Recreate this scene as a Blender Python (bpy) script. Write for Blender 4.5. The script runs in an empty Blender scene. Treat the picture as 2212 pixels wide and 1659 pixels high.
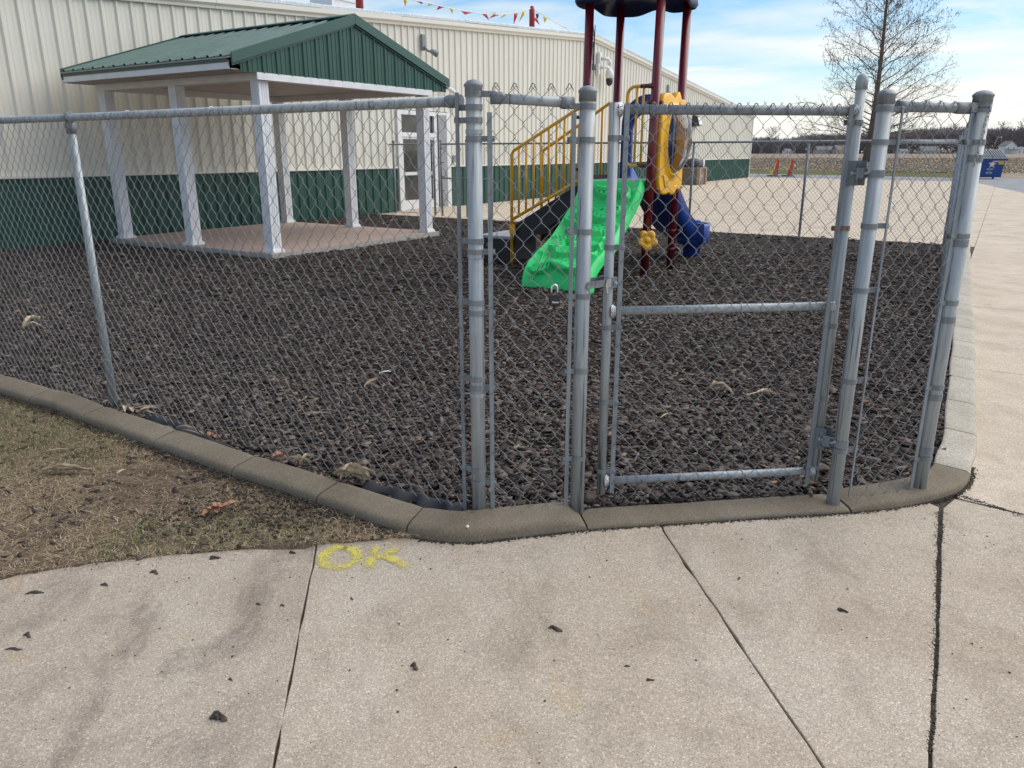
import bpy, bmesh, math, random
import numpy as np
from mathutils import Vector, Matrix
random.seed(7); rng = np.random.default_rng(11)
scn = bpy.context.scene; COL = scn.collection
PI = math.pi; sin, cos, rad = math.sin, math.cos, math.radians

# ------------------------------------------------------------------ camera
CH, FPX, HOR = 1.65, 1661.0, 328.0
TH = math.atan((829.5 - HOR) / FPX)
cd = bpy.data.cameras.new('camera'); cam = bpy.data.objects.new('camera', cd); COL.objects.link(cam)
cam.location = (0, 0, CH); cam.rotation_euler = (PI / 2 - TH, 0, 0)
cd.sensor_width = 36; cd.lens = FPX / 2212 * 36; cd.clip_start = .05; cd.clip_end = 6000
scn.camera = cam

# ------------------------------------------------------------------ world, sun, exposure
SUN_AZ, SUN_EL = rad(72), rad(50)          # from the right of the picture, behind thin cloud
w = bpy.data.worlds.new('World'); scn.world = w; w.use_nodes = True
nt = w.node_tree; nt.nodes.clear()
def wn(t, **k):
    n = nt.nodes.new(t)
    for a, v in k.items(): setattr(n, a, v)
    return n
out = wn('ShaderNodeOutputWorld'); bg = wn('ShaderNodeBackground'); bg.inputs[1].default_value = .085
sky = wn('ShaderNodeTexSky', sky_type='NISHITA', sun_disc=False, sun_elevation=SUN_EL, sun_rotation=SUN_AZ,
         air_density=1.0, dust_density=.6, ozone_density=1.2)
tc = wn('ShaderNodeTexCoord'); sep = wn('ShaderNodeSeparateXYZ')
nt.links.new(tc.outputs['Generated'], sep.inputs[0])
# cloud sheet: project the direction on a flat layer so the streaks shrink towards the horizon
def wmath(op, a, b=None):
    n = wn('ShaderNodeMath', operation=op)
    for i, v in enumerate((a, b)):
        if v is None: continue
        if isinstance(v, (int, float)): n.inputs[i].default_value = v
        else: nt.links.new(v, n.inputs[i])
    return n.outputs[0]
zc = wmath('ADD', wmath('MAXIMUM', sep.outputs['Z'], 0.0), .10)
cx = wmath('DIVIDE', sep.outputs['X'], zc); cy = wmath('DIVIDE', sep.outputs['Y'], zc)
comb = wn('ShaderNodeCombineXYZ'); nt.links.new(cx, comb.inputs[0]); nt.links.new(wmath('MULTIPLY', cy, 1.5), comb.inputs[1])
n1 = wn('ShaderNodeTexNoise'); n1.inputs['Scale'].default_value = .75; n1.inputs['Detail'].default_value = 9
n1.inputs['Roughness'].default_value = .6; n1.inputs['Distortion'].default_value = .5
nt.links.new(comb.outputs[0], n1.inputs['Vector'])
cr = wn('ShaderNodeValToRGB'); cr.color_ramp.elements[0].position = .46; cr.color_ramp.elements[1].position = .72
cr.color_ramp.elements[0].color = (0, 0, 0, 1); cr.color_ramp.elements[1].color = (.95, .95, .95, 1)
nt.links.new(n1.outputs['Fac'], cr.inputs[0])
# a bank of bright haze cloud along the whole horizon
hz = wn('ShaderNodeMapRange'); hz.inputs[1].default_value = .02; hz.inputs[2].default_value = .19
hz.inputs[3].default_value = 1.0; hz.inputs[4].default_value = .0
hn = wn('ShaderNodeTexNoise'); hn.inputs['Scale'].default_value = 5; hn.inputs['Detail'].default_value = 8
hm = wn('ShaderNodeMapping'); hm.inputs['Scale'].default_value = (1, 1, 7)
nt.links.new(tc.outputs['Generated'], hm.inputs[0]); nt.links.new(hm.outputs[0], hn.inputs['Vector'])
nt.links.new(wmath('ADD', sep.outputs['Z'], wmath('MULTIPLY', wmath('SUBTRACT', hn.outputs['Fac'], .5), .36)), hz.inputs[0])
fac = wmath('MAXIMUM', cr.outputs[0], wmath('MULTIPLY', hz.outputs[0], .97))
fac = wmath('MAXIMUM', fac, .05)            # thin veil over the blue
mx = wn('ShaderNodeMix', data_type='RGBA')
tint = wn('ShaderNodeMix', data_type='RGBA', blend_type='MULTIPLY'); tint.inputs['Factor'].default_value = 1; tint.inputs['B'].default_value = (.50, .69, .80, 1); nt.links.new(sky.outputs[0], tint.inputs['A'])
nt.links.new(fac, mx.inputs['Factor']); nt.links.new(tint.outputs['Result'], mx.inputs['A']); mx.inputs['B'].default_value = (5.5, 5.35, 4.95, 1)
nt.links.new(mx.outputs['Result'], bg.inputs[0]); nt.links.new(bg.outputs[0], out.inputs[0])
sd = bpy.data.lights.new('sun', 'SUN'); sun = bpy.data.objects.new('sun', sd); COL.objects.link(sun)
sd.energy = 1.5; sd.angle = rad(75); sd.color = (1, .92, .80)
sv = Vector((sin(SUN_AZ) * cos(SUN_EL), cos(SUN_AZ) * cos(SUN_EL), sin(SUN_EL)))
sun.rotation_euler = (-sv).to_track_quat('-Z', 'Y').to_euler(); sun.location = (10, 2, 12)
vs = scn.view_settings
scn.display_settings.display_device = 'sRGB'
vs.view_transform = 'Standard'; vs.look = 'None'; vs.gamma = 1; vs.use_curve_mapping = False; vs.exposure = 1.22
scn.cycles.max_bounces = 6; scn.cycles.transparent_max_bounces = 12

# ------------------------------------------------------------------ surveying helpers (photo point -> world point on a known plane)
def ray(x, y):
    u = (x - 1106.) / FPX; v = (829.5 - y) / FPX; c, s = cos(TH), sin(TH)
    return Vector((u, c + v * s, -s + v * c))
def G(x, y, z=0.0):
    d = ray(x, y); t = (z - CH) / d.z; return Vector((0, 0, CH)) + d * t
def atY(x, y, Y):
    d = ray(x, y); return Vector((0, 0, CH)) + d * (Y / d.y)
def onp(x, y, p, n):
    d = ray(x, y); o = Vector((0, 0, CH)); return o + d * ((Vector(p) - o).dot(n) / d.dot(n))
AW = rad(58.35)
E1 = Vector((cos(AW), sin(AW), 0)); E2 = Vector((sin(AW), -cos(AW), 0))   # along the hall wall / out of it
UP = Vector((0, 0, 1))

# ------------------------------------------------------------------ object helpers
def wloc(o):
    v = Vector((0, 0, 0))
    while o is not None: v += o.location; o = o.parent
    return v
def tag(o, label=None, cat=None, group=None, kind=None):
    if label: o['label'] = label
    if cat: o['category'] = cat
    if group: o['group'] = group
    if kind: o['kind'] = kind
    return o
def thing(name, label, cat, loc=(0, 0, 0), group=None, kind=None, rot=0):
    o = bpy.data.objects.new(name, None); COL.objects.link(o); o.location = loc; o.rotation_euler = (0, 0, rot)
    o.empty_display_size = .2
    return tag(o, label, cat, group, kind)
def obj(name, me, m=None, parent=None):
    o = bpy.data.objects.new(name, me); COL.objects.link(o)
    if parent is not None: o.parent = parent
    if m is not None and not me.materials: me.materials.append(m)
    return o
def copy_tree(o, parent=None):
    c = o.copy(); COL.objects.link(c); c.parent = parent
    for ch in list(o.children): copy_tree(ch, c)
    return c
def np_mesh(name, V, F, smooth=False):
    V = np.asarray(V, np.float32); F = np.asarray(F, np.int32); k = F.shape[1]
    me = bpy.data.meshes.new(name); me.vertices.add(len(V)); me.vertices.foreach_set('co', V.ravel())
    me.loops.add(F.size); me.loops.foreach_set('vertex_index', F.ravel())
    me.polygons.add(len(F)); me.polygons.foreach_set('loop_start', np.arange(0, F.size, k, dtype=np.int32))
    me.polygons.foreach_set('loop_total', np.full(len(F), k, np.int32))
    if smooth: me.polygons.foreach_set('use_smooth', np.ones(len(F), bool))
    me.update(calc_edges=True); return me

class MB:
    """collects simple shapes in world coordinates and links them as one mesh object"""
    def __init__(s): s.v = []; s.f = []; s.sm = []
    def add(s, vs, fs, smooth=False):
        b = len(s.v); s.v += [tuple(p) for p in vs]; s.f += [tuple(b + i for i in f) for f in fs]; s.sm += [smooth] * len(fs); return s
    def frame(s, o, ax, ay, az, x0, x1, y0, y1, z0, z1, cham=0):
        o = Vector(o); P = lambda a, b, c: o + ax * a + ay * b + az * c
        s.add([P(x0, y0, z0), P(x1, y0, z0), P(x1, y1, z0), P(x0, y1, z0), P(x0, y0, z1), P(x1, y0, z1), P(x1, y1, z1), P(x0, y1, z1)],
              [(0, 3, 2, 1), (4, 5, 6, 7), (0, 1, 5, 4), (1, 2, 6, 5), (2, 3, 7, 6), (3, 0, 4, 7)]); return s
    def box(s, c, sx, sy, sz, rot=0):
        c = Vector(c); ax = Vector((cos(rot), sin(rot), 0)); ay = Vector((-sin(rot), cos(rot), 0))
        return s.frame(c, ax, ay, UP, -sx / 2, sx / 2, -sy / 2, sy / 2, -sz / 2, sz / 2)
    def poly(s, pts, d, smooth=False):
        """extrude a planar outline (list of points) by vector d"""
        n = len(pts); d = Vector(d); a = [Vector(p) for p in pts]
        s.add(a + [p + d for p in a], [tuple(range(n))[::-1], tuple(range(n, 2 * n))] + [(i, (i + 1) % n, n + (i + 1) % n, n + i) for i in range(n)], smooth); return s
    def tube(s, pts, r, n=8, caps=True, smooth=True):
        pts = [Vector(p) for p in pts]; m = len(pts); rr = r if isinstance(r, (list, tuple)) else [r] * m
        t0 = (pts[1] - pts[0]).normalized(); ref = Vector((0, 0, 1)) if abs(t0.z) < .9 else Vector((1, 0, 0))
        nx = t0.cross(ref).normalized(); vs = []; fs = []
        for i, p in enumerate(pts):
            t = (pts[min(i + 1, m - 1)] - pts[max(i - 1, 0)]).normalized()
            nx = (nx - t * nx.dot(t)).normalized(); ny = t.cross(nx)
            for k in range(n):
                a = 2 * PI * k / n; vs.append(p + (nx * cos(a) + ny * sin(a)) * rr[i])
        for i in range(m - 1):
            for k in range(n):
                k2 = (k + 1) % n; fs.append((i * n + k, i * n + k2, (i + 1) * n + k2, (i + 1) * n + k))
        s.add(vs, fs, smooth)
        if caps:
            b = len(s.v) - len(vs)
            s.f += [tuple(b + k for k in range(n))[::-1], tuple(b + (m - 1) * n + k for k in range(n))]; s.sm += [False, False]
        return s
    def lathe(s, o, prof, n=16, az=UP, ax=None, smooth=True):
        """prof: (radius, height) along az"""
        az = Vector(az).normalized()
        if ax is None: ax = az.cross(Vector((0, 0, 1)) if abs(az.z) < .9 else Vector((1, 0, 0))).normalized()
        ay = az.cross(ax); o = Vector(o); vs = []; fs = []
        for r, h in prof:
            for k in range(n):
                a = 2 * PI * k / n; vs.append(o + az * h + (ax * cos(a) + ay * sin(a)) * r)
        for i in range(len(prof) - 1):
            for k in range(n):
                k2 = (k + 1) % n; fs.append((i * n + k, i * n + k2, (i + 1) * n + k2, (i + 1) * n + k))
        s.add(vs, fs, smooth); b = len(s.v) - len(vs)
        s.f += [tuple(b + k for k in range(n))[::-1], tuple(b + (len(prof) - 1) * n + k for k in range(n))]; s.sm += [False, False]
        return s
    def build(s, name, m, parent=None, bevel=0, base=None):
        me = bpy.data.meshes.new(name)
        o = bpy.data.objects.new(name, me); COL.objects.link(o)
        if parent is not None: o.parent = parent
        off = wloc(parent) if parent is not None else Vector((0, 0, 0))
        if base is not None: o.location = Vector(base) - off; off = Vector(base)
        me.from_pydata([(p[0] - off.x, p[1] - off.y, p[2] - off.z) for p in s.v], [], s.f)
        me.polygons.foreach_set('use_smooth', s.sm); me.update()
        if m is not None: me.materials.append(m)
        if bevel:
            b = o.modifiers.new('bevel', 'BEVEL'); b.width = bevel; b.segments = 2; b.limit_method = 'ANGLE'; b.angle_limit = rad(35)
        return o

# ------------------------------------------------------------------ materials
def mat(name, c1, c2=None, scale=8, rough=.6, metal=0, detail=5, bump=0, bscale=None, stretch=None, ramp=(.35, .65), rough2=None, spec=None, coat=0):
    m = bpy.data.materials.new(name); m.use_nodes = True; t = m.node_tree; p = t.nodes['Principled BSDF']
    p.inputs['Base Color'].default_value = (*c1, 1); p.inputs['Roughness'].default_value = rough; p.inputs['Metallic'].default_value = metal
    if spec is not None: p.inputs['Specular IOR Level'].default_value = spec
    if coat: p.inputs['Coat Weight'].default_value = coat; p.inputs['Coat Roughness'].default_value = .15
    if c2 is not None or bump:
        tcn = t.nodes.new('ShaderNodeTexCoord'); mp = t.nodes.new('ShaderNodeMapping'); t.links.new(tcn.outputs['Object'], mp.inputs[0])
        if stretch: mp.inputs['Scale'].default_value = stretch
    if c2 is not None:
        n = t.nodes.new('ShaderNodeTexNoise'); n.inputs['Scale'].default_value = scale; n.inputs['Detail'].default_value = detail; t.links.new(mp.outputs[0], n.inputs['Vector'])
        r = t.nodes.new('ShaderNodeValToRGB'); e = r.color_ramp.elements
        e[0].position, e[1].position = ramp; e[0].color = (*c1, 1); e[1].color = (*c2, 1)
        t.links.new(n.outputs['Fac'], r.inputs[0]); t.links.new(r.outputs[0], p.inputs['Base Color'])
        if rough2 is not None:
            q = t.nodes.new('ShaderNodeMapRange'); q.inputs[3].default_value = rough; q.inputs[4].default_value = rough2
            t.links.new(n.outputs['Fac'], q.inputs[0]); t.links.new(q.outputs[0], p.inputs['Roughness'])
    if bump:
        n = t.nodes.new('ShaderNodeTexNoise'); n.inputs['Scale'].default_value = bscale or scale; n.inputs['Detail'].default_value = 6; t.links.new(mp.outputs[0], n.inputs['Vector'])
        b = t.nodes.new('ShaderNodeBump'); b.inputs['Strength'].default_value = 1; b.inputs['Distance'].default_value = bump
        t.links.new(n.outputs['Fac'], b.inputs['Height']); t.links.new(b.outputs[0], p.inputs['Normal'])
    return m
class NT:
    """tiny node-tree writer for the richer materials"""
    def __init__(s, name):
        s.m = bpy.data.materials.new(name); s.m.use_nodes = True; s.t = s.m.node_tree; s.p = s.t.nodes['Principled BSDF']
        s.tc = s.t.nodes.new('ShaderNodeTexCoord').outputs['Object']
    def link(s, a, b): s.t.links.new(a, b)
    def val(s, sock, v):
        if hasattr(v, 'is_output') or isinstance(v, bpy.types.NodeSocket): s.link(v, sock)
        else: sock.default_value = v
    def mapping(s, sc=(1, 1, 1), loc=(0, 0, 0), rot=(0, 0, 0)):
        n = s.t.nodes.new('ShaderNodeMapping'); n.inputs['Scale'].default_value = sc; n.inputs['Location'].default_value = loc; n.inputs['Rotation'].default_value = rot
        s.link(s.tc, n.inputs[0]); return n.outputs[0]
    def noise(s, scale, detail=5, rough=.5, vec=None, dist=0):
        n = s.t.nodes.new('ShaderNodeTexNoise'); n.inputs['Scale'].default_value = scale; n.inputs['Detail'].default_value = detail
        n.inputs['Roughness'].default_value = rough; n.inputs['Distortion'].default_value = dist; s.link(vec or s.tc, n.inputs['Vector']); return n.outputs['Fac']
    def voro(s, scale, feature='F1', vec=None, out='Distance', rnd=1):
        n = s.t.nodes.new('ShaderNodeTexVoronoi'); n.feature = feature; n.inputs['Scale'].default_value = scale; n.inputs['Randomness'].default_value = rnd
        s.link(vec or s.tc, n.inputs['Vector']); return n.outputs[out]
    def ramp(s, fac, stops):
        n = s.t.nodes.new('ShaderNodeValToRGB'); e = n.color_ramp.elements
        while len(e) < len(stops): e.new(.5)
        for i, (p, c) in enumerate(stops):
            e[i].position = p; e[i].color = (*c, 1) if not isinstance(c, (int, float)) else (c, c, c, 1)
        s.link(fac, n.inputs[0]); return n.outputs[0]
    def mix(s, fac, a, b, mode='MIX'):
        n = s.t.nodes.new('ShaderNodeMix'); n.data_type = 'RGBA'; n.blend_type = mode
        s.val(n.inputs['Factor'], fac)
        for k, v in (('A', a), ('B', b)):
            if isinstance(v, tuple): n.inputs[k].default_value = (*v, 1)
            else: s.link(v, n.inputs[k])
        return n.outputs['Result']
    def math(s, op, a, b=0.):
        n = s.t.nodes.new('ShaderNodeMath'); n.operation = op; s.val(n.inputs[0], a); s.val(n.inputs[1], b); return n.outputs[0]
    def bump(s, h, dist, strength=1, chain=None):
        n = s.t.nodes.new('ShaderNodeBump'); n.inputs['Distance'].default_value = dist; n.inputs['Strength'].default_value = strength
        s.link(h, n.inputs['Height'])
        if chain is not None: s.link(chain, n.inputs['Normal'])
        return n.outputs[0]
    def done(s, color, rough=.8, normal=None, spec=.3, metal=0):
        if isinstance(color, tuple): s.p.inputs['Base Color'].default_value = (*color, 1)
        else: s.link(color, s.p.inputs['Base Color'])
        s.val(s.p.inputs['Roughness'], rough); s.p.inputs['Specular IOR Level'].default_value = spec; s.p.inputs['Metallic'].default_value = metal
        if normal is not None: s.link(normal, s.p.inputs['Normal'])
        return s.m
    def island(s):
        return s.t.nodes.new('ShaderNodeNewGeometry').outputs['Random Per Island']

def concrete_mat(name, base, light, dark, stain, grain=260, contrast=1.0, stainamt=.55):
    n = NT(name)
    patch = n.noise(1.5, 7, .62, dist=.9); streak = n.noise(2.6, 8, .68, vec=n.mapping((1, .62, 1), rot=(0, 0, .5)), dist=.5)
    col = n.ramp(patch, [(.3, dark), (.5, base), (.72, light)])
    col = n.mix(n.math('MULTIPLY', n.ramp(streak, [(.50, 0), (.72, 1)]), stainamt), col, stain)
    yel = n.ramp(n.noise(2.9, 4, .5, vec=n.mapping(loc=(7, 3, 0)), dist=.8), [(.66, 0), (.74, 1)])
    col = n.mix(n.math('MULTIPLY', yel, .35), col, (base[0] * 1.0, base[1] * .86, base[2] * .55))
    wht = n.ramp(n.noise(5, 6, .6, vec=n.mapping((1, .45, 1), loc=(3, 9, 0), rot=(0, 0, -.7)), dist=2), [(.71, 0), (.78, 1)])
    col = n.mix(n.math('MULTIPLY', wht, .45), col, (.62, .6, .57))
    sp = n.voro(grain, out='Color'); spv = n.t.nodes.new('ShaderNodeSeparateColor'); n.link(sp, spv.inputs[0])
    g = n.ramp(spv.outputs[0], [(.0, .45), (.2, .80), (.65, 1.02), (.88, 1.2), (.97, 1.75), (1, 1.9)])
    col = n.mix(.85 * contrast, col, g, 'MULTIPLY')
    fine = n.noise(grain * 1.1, 3, .7)
    col = n.mix(.8 * contrast, col, n.ramp(fine, [(.3, .62), (.5, 1.0), (.7, 1.35)]), 'MULTIPLY')
    pits = n.ramp(n.voro(26, out='Distance', vec=n.mapping((1, 1, 1), loc=(.4, 0, 0))), [(.045, .35), (.075, 1)])
    col = n.mix(.7, col, pits, 'MULTIPLY')
    b = n.bump(fine, .0025, .6); b = n.bump(n.noise(14, 5), .004, .5, b)
    return n.done(col, .88, b, .25)
def metal_sheet(name, c, rough=.42, var=.08, dirt=None):
    n = NT(name)
    v = n.noise(.7, 5, .6, vec=n.mapping((1, 1, .25)))
    col = n.mix(n.ramp(v, [(.3, 0), (.7, 1)]), tuple(x * (1 - var) for x in c), tuple(min(1, x * (1 + var)) for x in c))
    if dirt:
        d = n.ramp(n.noise(9, 6, .65, vec=n.mapping((1, 1, .08))), [(.5, 0), (.8, 1)])
        col = n.mix(n.math('MULTIPLY', d, .4), col, dirt)
    return n.done(col, n.ramp(n.noise(3, 4), [(.3, rough - .06), (.7, rough + .1)]), n.bump(n.noise(2.5, 3), .002, .5), .45)
def galv(name, c=(.40, .43, .455), rough=.42, streak=True, metal=.55):
    n = NT(name)
    a = n.noise(60, 5, .6, vec=n.mapping((1, 1, .05))); b = n.noise(14, 6, .65, vec=n.mapping((1, 1, .35)), dist=.8)
    col = n.mix(n.ramp(a, [(.3, 0), (.7, 1)]), tuple(x * .74 for x in c), tuple(x * 1.18 for x in c))
    col = n.mix(n.math('MULTIPLY', n.ramp(b, [(.5, 0), (.72, 1)]), .6), col, tuple(x * 1.35 for x in c))
    if streak:
        dk = n.ramp(n.noise(46, 6, .7, vec=n.mapping((1, 1, .022), loc=(2, 5, 1)), dist=.3), [(.575, 0), (.63, 1)])
        col = n.mix(n.math('MULTIPLY', dk, .75), col, (.06, .063, .066))
    return n.done(col, n.ramp(b, [(.3, rough - .08), (.7, rough + .14)]), n.bump(a, .0006, .5), .5, metal)

M = {}
M['walk'] = concrete_mat('walk_concrete', (.46, .385, .30), (.51, .435, .35), (.405, .33, .25), (.26, .205, .15), 230, .72, .75)
M['walk_dirty'] = concrete_mat('walk_concrete_stained', (.42, .35, .275), (.48, .41, .33), (.33, .27, .21), (.18, .145, .118), 230, .72, .95)
M['lot'] = concrete_mat('lot_concrete', (.555, .465, .36), (.61, .52, .415), (.48, .395, .30), (.36, .285, .21), 220, .7, .6)
M['kerb_new'] = concrete_mat('kerb_concrete_damp', (.21, .172, .125), (.25, .21, .157), (.17, .137, .097), (.125, .09, .058), 260, .6, .45)
M['kerb_old'] = concrete_mat('kerb_concrete_dry', (.44, .395, .325), (.50, .455, .385), (.36, .32, .26), (.29, .25, .195), 220, .8, .4)
M['dirt'] = mat('joint_dirt', (.035, .028, .02), (.09, .07, .05), 60, .95, bump=.006, bscale=90)
M['galv'] = galv('galvanised_pipe', (.37, .40, .415), .52, True, .3); M['galv_dark'] = galv('galvanised_pipe_weathered', (.25, .275, .295), .52, True, .3)
M['fitting'] = galv('galvanised_fitting', (.22, .235, .248), .55, False, .3)
M['wire'] = mat('chain_link_wire', (.20, .21, .215), (.31, .32, .325), 25, .5, .3)
M['wire_far'] = mat('chain_link_wire_far', (.15, .16, .165), None, rough=.5, metal=.5)
M['zinc'] = mat('bright_zinc', (.62, .63, .63), (.42, .43, .44), 40, .35, .8)
M['weld'] = mat('weld_spatter', (.75, .76, .76), (.18, .19, .2), 260, .4, .7, bump=.004, bscale=240, ramp=(.45, .55))
M['rust'] = mat('rusty_steel', (.25, .09, .03), (.35, .3, .27), 60, .8, .2)
M['cream'] = metal_sheet('cream_wall_metal', (.70, .665, .575), .45, .05, (.47, .43, .35))
M['cream_trim'] = metal_sheet('cream_trim_metal', (.70, .665, .58), .4, .03)
M['green'] = metal_sheet('green_wall_metal', (.018, .075, .052), .42, .12)
M['green_roof'] = metal_sheet('green_roof_metal', (.030, .098, .082), .40, .12)
M['green_trim'] = metal_sheet('green_trim_metal', (.030, .088, .066), .40, .06)
M['flashing'] = galv('galvanised_flashing', (.60, .63, .66), .35, False, .6)
M['white'] = mat('white_vinyl', (.80, .79, .79), (.70, .69, .70), 6, .45)
M['white_alu'] = mat('white_aluminium', (.78, .77, .76), (.70, .69, .67), 5, .45)
M['soffit'] = mat('beige_soffit', (.52, .47, .42), (.45, .40, .36), 5, .6)
M['deck'] = mat('composite_decking', (.33, .235, .19), (.42, .31, .255), 22, .75, stretch=(1, 1, 1), bump=.002, bscale=60)
M['deckrim'] = mat('deck_rim', (.42, .39, .34), (.32, .29, .25), 12, .7)
M['glass'] = mat('dark_door_glass', (.02, .022, .022), (.05, .045, .04), 3, .06, spec=.8)
M['frame_w'] = mat('door_frame_white', (.76, .75, .73), (.68, .67, .65), 8, .45)
M['frame_g'] = mat('door_jamb_grey', (.25, .25, .26), (.32, .32, .33), 8, .5)
M['dark'] = mat('dark_plastic', (.02, .02, .021), (.035, .035, .036), 12, .5)
M['black_rubber'] = mat('black_coated_steel', (.010, .010, .011), (.018, .018, .018), 60, .5, bump=.001, bscale=150)
M['maroon'] = mat('maroon_powder_coat', (.17, .010, .020), (.13, .008, .016), 5, .32, coat=.3)
M['blue'] = mat('blue_plastic', (.012, .055, .28), (.010, .045, .24), 4, .35, bump=.0008, bscale=300)
M['navy'] = mat('navy_plastic', (.006, .013, .06), (.008, .018, .08), 4, .4)
M['chute'] = mat('blue_slide_bed', (.015, .075, .36), (.013, .065, .32), 4, .3)
M['yellow'] = mat('yellow_plastic', (.95, .49, .018), (.90, .45, .015), 4, .35, bump=.0008, bscale=300)
M['ypaint'] = mat('yellow_powder_coat', (.93, .45, .014), (.88, .41, .012), 6, .35)
M['climb'] = mat('green_plastic', (.03, .70, .17), (.025, .63, .15), 5, .38, bump=.0008, bscale=300)
M['climb_slot_shade'] = mat('green_slot_shade', (.008, .16, .04), None, rough=.6)  # darkened climber green, stands for the shade inside the slots
M['greydeck'] = mat('grey_deck_coating', (.36, .36, .36), (.30, .30, .30), 30, .6)
M['bark'] = mat('tree_bark', (.11, .086, .07), (.17, .138, .114), 6, .9)
M['twig'] = mat('tree_twigs', (.19, .15, .12), (.24, .19, .155), 3, .9)
M['pod'] = mat('seed_pods', (.055, .042, .034), None, rough=.9)
M['leaf'] = mat('orange_dry_leaf', (.42, .22, .13), (.32, .15, .08), 30, .75)
M['husk'] = mat('dry_corn_husk', (.56, .46, .32), (.40, .31, .20), 40, .8, stretch=(1, 1, 1))
M['barkbit'] = mat('dark_bark_piece', (.035, .027, .022), (.085, .065, .052), 60, .9, bump=.002, bscale=120)
M['fabric'] = mat('landscape_fabric', (.018, .019, .022), (.032, .033, .037), 200, .8, bump=.001, bscale=400)
M['asphalt'] = mat('old_asphalt', (.20, .205, .215), (.28, .28, .29), 1.2, .9, bump=.003, bscale=120)
M['blackgloss'] = mat('black_lock_cover', (.018, .018, .02), (.03, .03, .032), 40, .45)
M['chrome'] = mat('steel_shackle', (.78, .78, .77), None, rough=.22, metal=.9)
M['ink_w'] = mat('white_print', (.80, .80, .80), None, rough=.6)
M['bin_blue'] = mat('blue_dumpster_paint', (.010, .055, .21), (.012, .065, .25), 2, .5)
M['bin_lid'] = mat('grey_dumpster_lid', (.22, .22, .24), (.27, .27, .29), 3, .6)
M['sticker_y'] = mat('yellow_sticker', (.72, .50, .03), None, rough=.5)
M['sticker_r'] = mat('red_print', (.45, .03, .04), None, rough=.5)
M['red'] = mat('red_board', (.62, .05, .05), (.55, .07, .04), 4, .55)
M['yel'] = mat('yellow_flag_cloth', (.78, .58, .03), (.7, .5, .02), 5, .6)
M['redcloth'] = mat('red_flag_cloth', (.62, .025, .03), None, rough=.6)
M['polered'] = mat('red_pole_paint', (.33, .03, .03), None, rough=.5)
M['navycloth'] = mat('navy_flag_cloth', (.03, .035, .05), None, rough=.6)
M['aggregate'] = mat('exposed_aggregate', (.20, .14, .105), (.32, .235, .18), 60, .9, bump=.004, bscale=80)
M['aggregate_l'] = mat('exposed_aggregate_pale', (.36, .28, .22), (.45, .36, .29), 60, .9)
M['house_w'] = mat('white_house_siding', (.72, .72, .72), (.64, .64, .65), 1, .7)
M['house_roof'] = mat('grey_shingles', (.16, .16, .17), (.22, .22, .23), 1, .9)
M['house_tan'] = mat('tan_house_siding', (.38, .35, .32), (.45, .42, .39), 1, .8)
M['wood_far'] = mat('distant_twigs', (.105, .092, .10), (.155, .138, .15), .04, .95)
M['pole'] = mat('weathered_pole', (.20, .17, .15), None, rough=.9)

# ground cover materials
n = NT('mulch_base'); v = n.voro(38, out='Color', vec=n.mapping((1, 1.6, 1), rot=(0, 0, .5))); s_ = n.t.nodes.new('ShaderNodeSeparateColor'); n.link(v, s_.inputs[0])
c_ = n.ramp(s_.outputs[0], [(0, (.028, .022, .019)), (.5, (.058, .046, .040)), (.85, (.09, .073, .064)), (1, (.13, .108, .095))])
M['mulch'] = n.done(c_, .95, n.bump(n.voro(38, vec=n.mapping((1, 1.6, 1), rot=(0, 0, .5))), .03), .15)
n = NT('mulch_chip'); c_ = n.ramp(n.island(), [(0, (.040, .030, .025)), (.4, (.085, .064, .053)), (.72, (.122, .095, .080)), (.93, (.175, .145, .125)), (1, (.25, .17, .12))])
c_ = n.mix(.6, c_, n.ramp(n.noise(70, 4, .6), [(.3, .55), (.7, 1.4)]), 'MULTIPLY')
M['chip'] = n.done(c_, .9, n.bump(n.noise(120, 4), .002), .25)
n = NT('lawn_soil'); c_ = n.ramp(n.noise(7, 8, .65, dist=.5), [(.28, (.07, .05, .036)), (.45, (.15, .108, .075)), (.62, (.23, .172, .115)), (.8, (.31, .24, .16))])
c_ = n.mix(.7, c_, n.ramp(n.noise(90, 4, .7), [(.3, .45), (.7, 1.45)]), 'MULTIPLY')
M['soil'] = n.done(c_, .95, n.bump(n.noise(55, 6, .7), .02), .1)
n = NT('lawn_blade'); isl = n.island()
tan = n.ramp(isl, [(0, (.17, .112, .066)), (.4, (.36, .262, .16)), (.8, (.52, .40, .26)), (1, (.64, .52, .36))])
grn = n.ramp(isl, [(0, (.085, .105, .035)), (.6, (.18, .20, .08)), (1, (.31, .31, .14))])
attr = n.t.nodes.new('ShaderNodeAttribute'); attr.attribute_name = 'green'
M['blade'] = n.done(n.mix(attr.outputs['Fac'], tan, grn), .8, None, .2)
n = NT('stubble_field'); c_ = n.ramp(n.noise(.5, 9, .75, vec=n.mapping((1, .22, 1), rot=(0, 0, .1))), [(.32, (.17, .125, .09)), (.48, (.30, .235, .17)), (.62, (.40, .325, .24)), (.8, (.56, .48, .38))])
c_ = n.mix(.6, c_, n.ramp(n.noise(.02, 4), [(.3, .75), (.7, 1.2)]), 'MULTIPLY')
M['field'] = n.done(c_, .95, n.bump(n.noise(1.6, 5), .25), .1)
n = NT('verge_grass'); c_ = n.ramp(n.noise(1.4, 7, .7), [(.3, (.075, .085, .025)), (.5, (.12, .125, .042)), (.75, (.22, .18, .085))])
M['verge'] = n.done(c_, .95, n.bump(n.noise(6, 5), .08), .1)
n = NT('stubble_bits'); M['stubble'] = n.done(n.ramp(n.island(), [(0, (.15, .108, .072)), (.6, (.32, .25, .17)), (1, (.52, .44, .33))]), .9, None, .2)
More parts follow.
